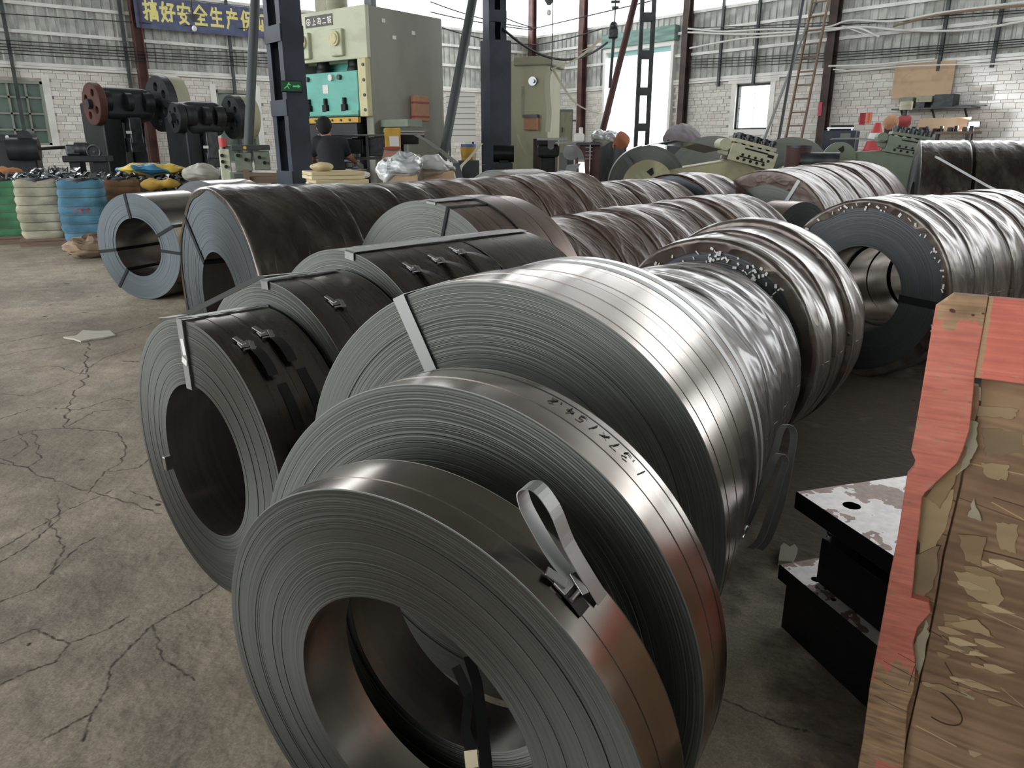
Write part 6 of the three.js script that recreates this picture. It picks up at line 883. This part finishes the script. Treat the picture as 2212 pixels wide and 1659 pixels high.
// ---- shelf wall
{
  const shelfY = onSide(1950, 238).y, z0 = onSide(1948, 238).z, z1 = onSide(2118, 238).z, m = (z0 + z1) / 2, s = thing('wall_shelf', 'steel wall shelf holding grey boxes on the white bricks', 'shelf', V3(WALL_X - 0.3, 0, m));
  part('shelf_board', box(0.5, 0.03, z1 - z0, 0.02, shelfY, 0), M.iron, s); for (const f of [-0.4, 0, 0.4]) part('shelf_bracket', bar(V3(0.26, shelfY - 0.35, f * (z1 - z0)), V3(-0.1, shelfY - 0.02, f * (z1 - z0)), 0.03), M.iron, s);
  const put = (label, px0, px1, py0, py1, mat, dx = 0) => { const a = onSide(px0, py1, 0.3), b = onSide(px1, py1, 0.3), t = onSide(px0, py0, 0.3), h = Math.abs(t.y - a.y), k = single('storage_box', label, 'box', rbox(0.32, h, Math.abs(b.z - a.z), 0, h / 2, 0, 0.012), mat); return { k, h, a, b }; };
  const b1 = put('pale grey-green lidded box on the shelf stacked over the small box', 1946, 1976, 208, 218, M.machineGreen); const b0 = put('small pale box on the shelf under the grey-green lidded box', 1949, 1968, 221, 235, M.beigeDark); const b2 = put('wide pale box on the shelf topping the dark box', 1982, 2016, 208, 222, M.beigeDark); const b3 = put('dark box on the shelf under the wide pale box', 1980, 2000, 224, 236, M.iron); const b4 = put('long dark case on the shelf beside the wide pale box', 2018, 2060, 208, 236, M.greySteel);
  const sit = (b, y) => b.k.position.set(WALL_X - 0.24, y, (b.a.z + b.b.z) / 2); const y0 = shelfY + 0.016; sit(b0, y0); sit(b1, y0 + b0.h); sit(b3, y0); sit(b2, y0 + b3.h); sit(b4, y0);
  const bar1 = single('steel_bar', 'thin steel bars lying at the shelf end', 'bar', [box(0.05, 0.03, 0.9), box(0.04, 0.03, 0.8, 0.08, 0.0, 0.05, 0.06)], M.iron); bar1.position.set(WALL_X - 0.3, y0 + 0.015, onSide(2090, 236).z);
  const c0 = onSide(1938, 140, 0.04), c1 = onSide(2056, 208, 0.04), cd = single('cardboard_sheet', 'large tan cardboard sheet fixed flat on the brick wall above the shelf', 'cardboard', box(0.012, c0.y - c1.y, c1.z - c0.z), M.cardboard); cd.position.set(WALL_X - 0.1, (c0.y + c1.y) / 2, (c0.z + c1.z) / 2);
  const t = (bg, fg) => canvasTex(64, 160, (g, w, h) => { g.fillStyle = bg; g.fillRect(0, 0, w, h); g.strokeStyle = fg; g.lineWidth = 5; for (let k = 0; k < 4; k++) { const y = 14 + k * 36; g.beginPath(); g.moveTo(18, y + 4); g.lineTo(46, y + 4); g.moveTo(20, y + 14); g.lineTo(44, y + 14); g.moveTo(32, y); g.lineTo(32, y + 26); g.moveTo(18, y + 26); g.lineTo(46, y + 26); g.stroke(); } });
  const note = (label, px0, px1, py0, py1, mat) => { const a = onSide(px0, py0, 0.03), b = onSide(px1, py1, 0.03), g = new THREE.BoxGeometry(0.006, a.y - b.y, b.z - a.z), k = single('wall_notice', label, 'notice', g, mat); k.position.set(WALL_X - 0.022, (a.y + b.y) / 2, (a.z + b.z) / 2); };
  note('dark red vertical notice on the white bricks by the brown column', 1858, 1867, 244, 269, std('#ffffff', 0.7, 0, { map: t('#a8323a', '#8a2530') })); note('orange vertical notice with red characters beside the dark red one', 1872, 1881, 243, 267, std('#ffffff', 0.7, 0, { map: t('#d98a6c', '#b2382e') }));
  const rp = onSide(1783, 235, 0.3); const pl = single('red_plaque', 'small pink-red plaque on the brown wall column', 'plaque', box(0.012, 0.32, 0.1), std('#b9475c', 0.6)); pl.position.set(WALL_X - 0.275, rp.y, onSide(1795, 120, 0.16).z - 0.06);
  const w = stage('work_bench', 'cluttered work bench under the wall shelf', 'bench', 2040, 16.7, 21.7); part('bench_top', w.bx(1950, 2084, 284, 289, -0.6, 0), M.timber, w); for (const x of [1955, 2020, 2076]) part('bench_leg', w.bx(x, x + 5, 289, 'floor', -0.08, 0), M.iron, w); part('bench_back', w.bx(1960, 2060, 252, 284, -0.6, -0.57), M.cardboard, w); seed = 71; for (let k = 0; k < 9; k++) { const x = 1962 + k * 14; part('tool', k % 2 ? w.bx(x, x + 9, 272 + rr(0, 6), 284, -0.4, -0.2, 0.02) : cyl(0.04, 0.12, w.X(x), w.Y(278), -0.3, 'y', 12), k % 3 ? M.iron : M.machineBlack, w); }
  const v = stage('stool', 'red seat on a stand next to the work bench', 'stool', 1945, 16.4); part('stool_seat', lumpy(new THREE.SphereGeometry(0.15, 24, 16).scale(1, 0.9, 0.8), 0.02, 9, 61).translate(0, v.Y(264), 0), M.red, v); part('stool_pot', cyl(0.12, 0.16, 0, v.Y(228), -0.1, 'y', 20), M.beige, v); part('stool_column', cyl(0.05, v.Y(236), 0, v.Y(236) / 2, -0.1, 'y', 12), M.iron, v);
  sack('orange cloth bag hanging over the red safety cone', 1918, 266, 15.6, 0.26, 0.32, 0.2, M.orange, 66, 0.02, M.brownSteel);
  const cone = stage('traffic_cone', 'red and white traffic cone beside the green decoiler', 'cone', 1890, 14.6); part('cone_body', cyl(0.2, 0.5, 0, cone.Y(296), 0, 'y', 28, 0.05), M.redBright, cone); part('cone_band', cyl(0.155, 0.14, 0, cone.Y(296), 0, 'y', 28, 0.115), M.white, cone); part('cone_base', box(0.44, 0.03, 0.44, 0, cone.Y(296) - 0.25, 0), M.redBright, cone); part('cone_plinth', box(0.4, cone.Y(296) - 0.265, 0.4, 0, (cone.Y(296) - 0.265) / 2, 0), M.brownSteel, cone);
  const lp = stage('work_lamp', 'lit white work lamp at the end of the bench by the shelf', 'lamp', 2096, 16.8), ly = lp.Y(268);
  part('lamp_head', rbox(0.24, 0.12, 0.06, 0, ly, -0.04, 0.02), M.iron, lp); part('lamp_glass', rbox(0.2, 0.09, 0.02, 0, ly, 0.0, 0.01), std('#ffffff', 0.4, 0, { emissive: '#ffffff', emissiveIntensity: 1.2 }), lp); part('lamp_post', [cyl(0.018, ly, 0, ly / 2, -0.06, 'y', 10), cyl(0.12, 0.03, 0, 0.015, -0.06, 'y', 18)], M.iron, lp);
  const l = new THREE.PointLight('#f4f8ff', 0.5); l.position.set(0, ly, 0.06); l.castShadow = true; l.name = 'work_lamp_light'; lp.add(l);
}

renderer.render(scene, camera);
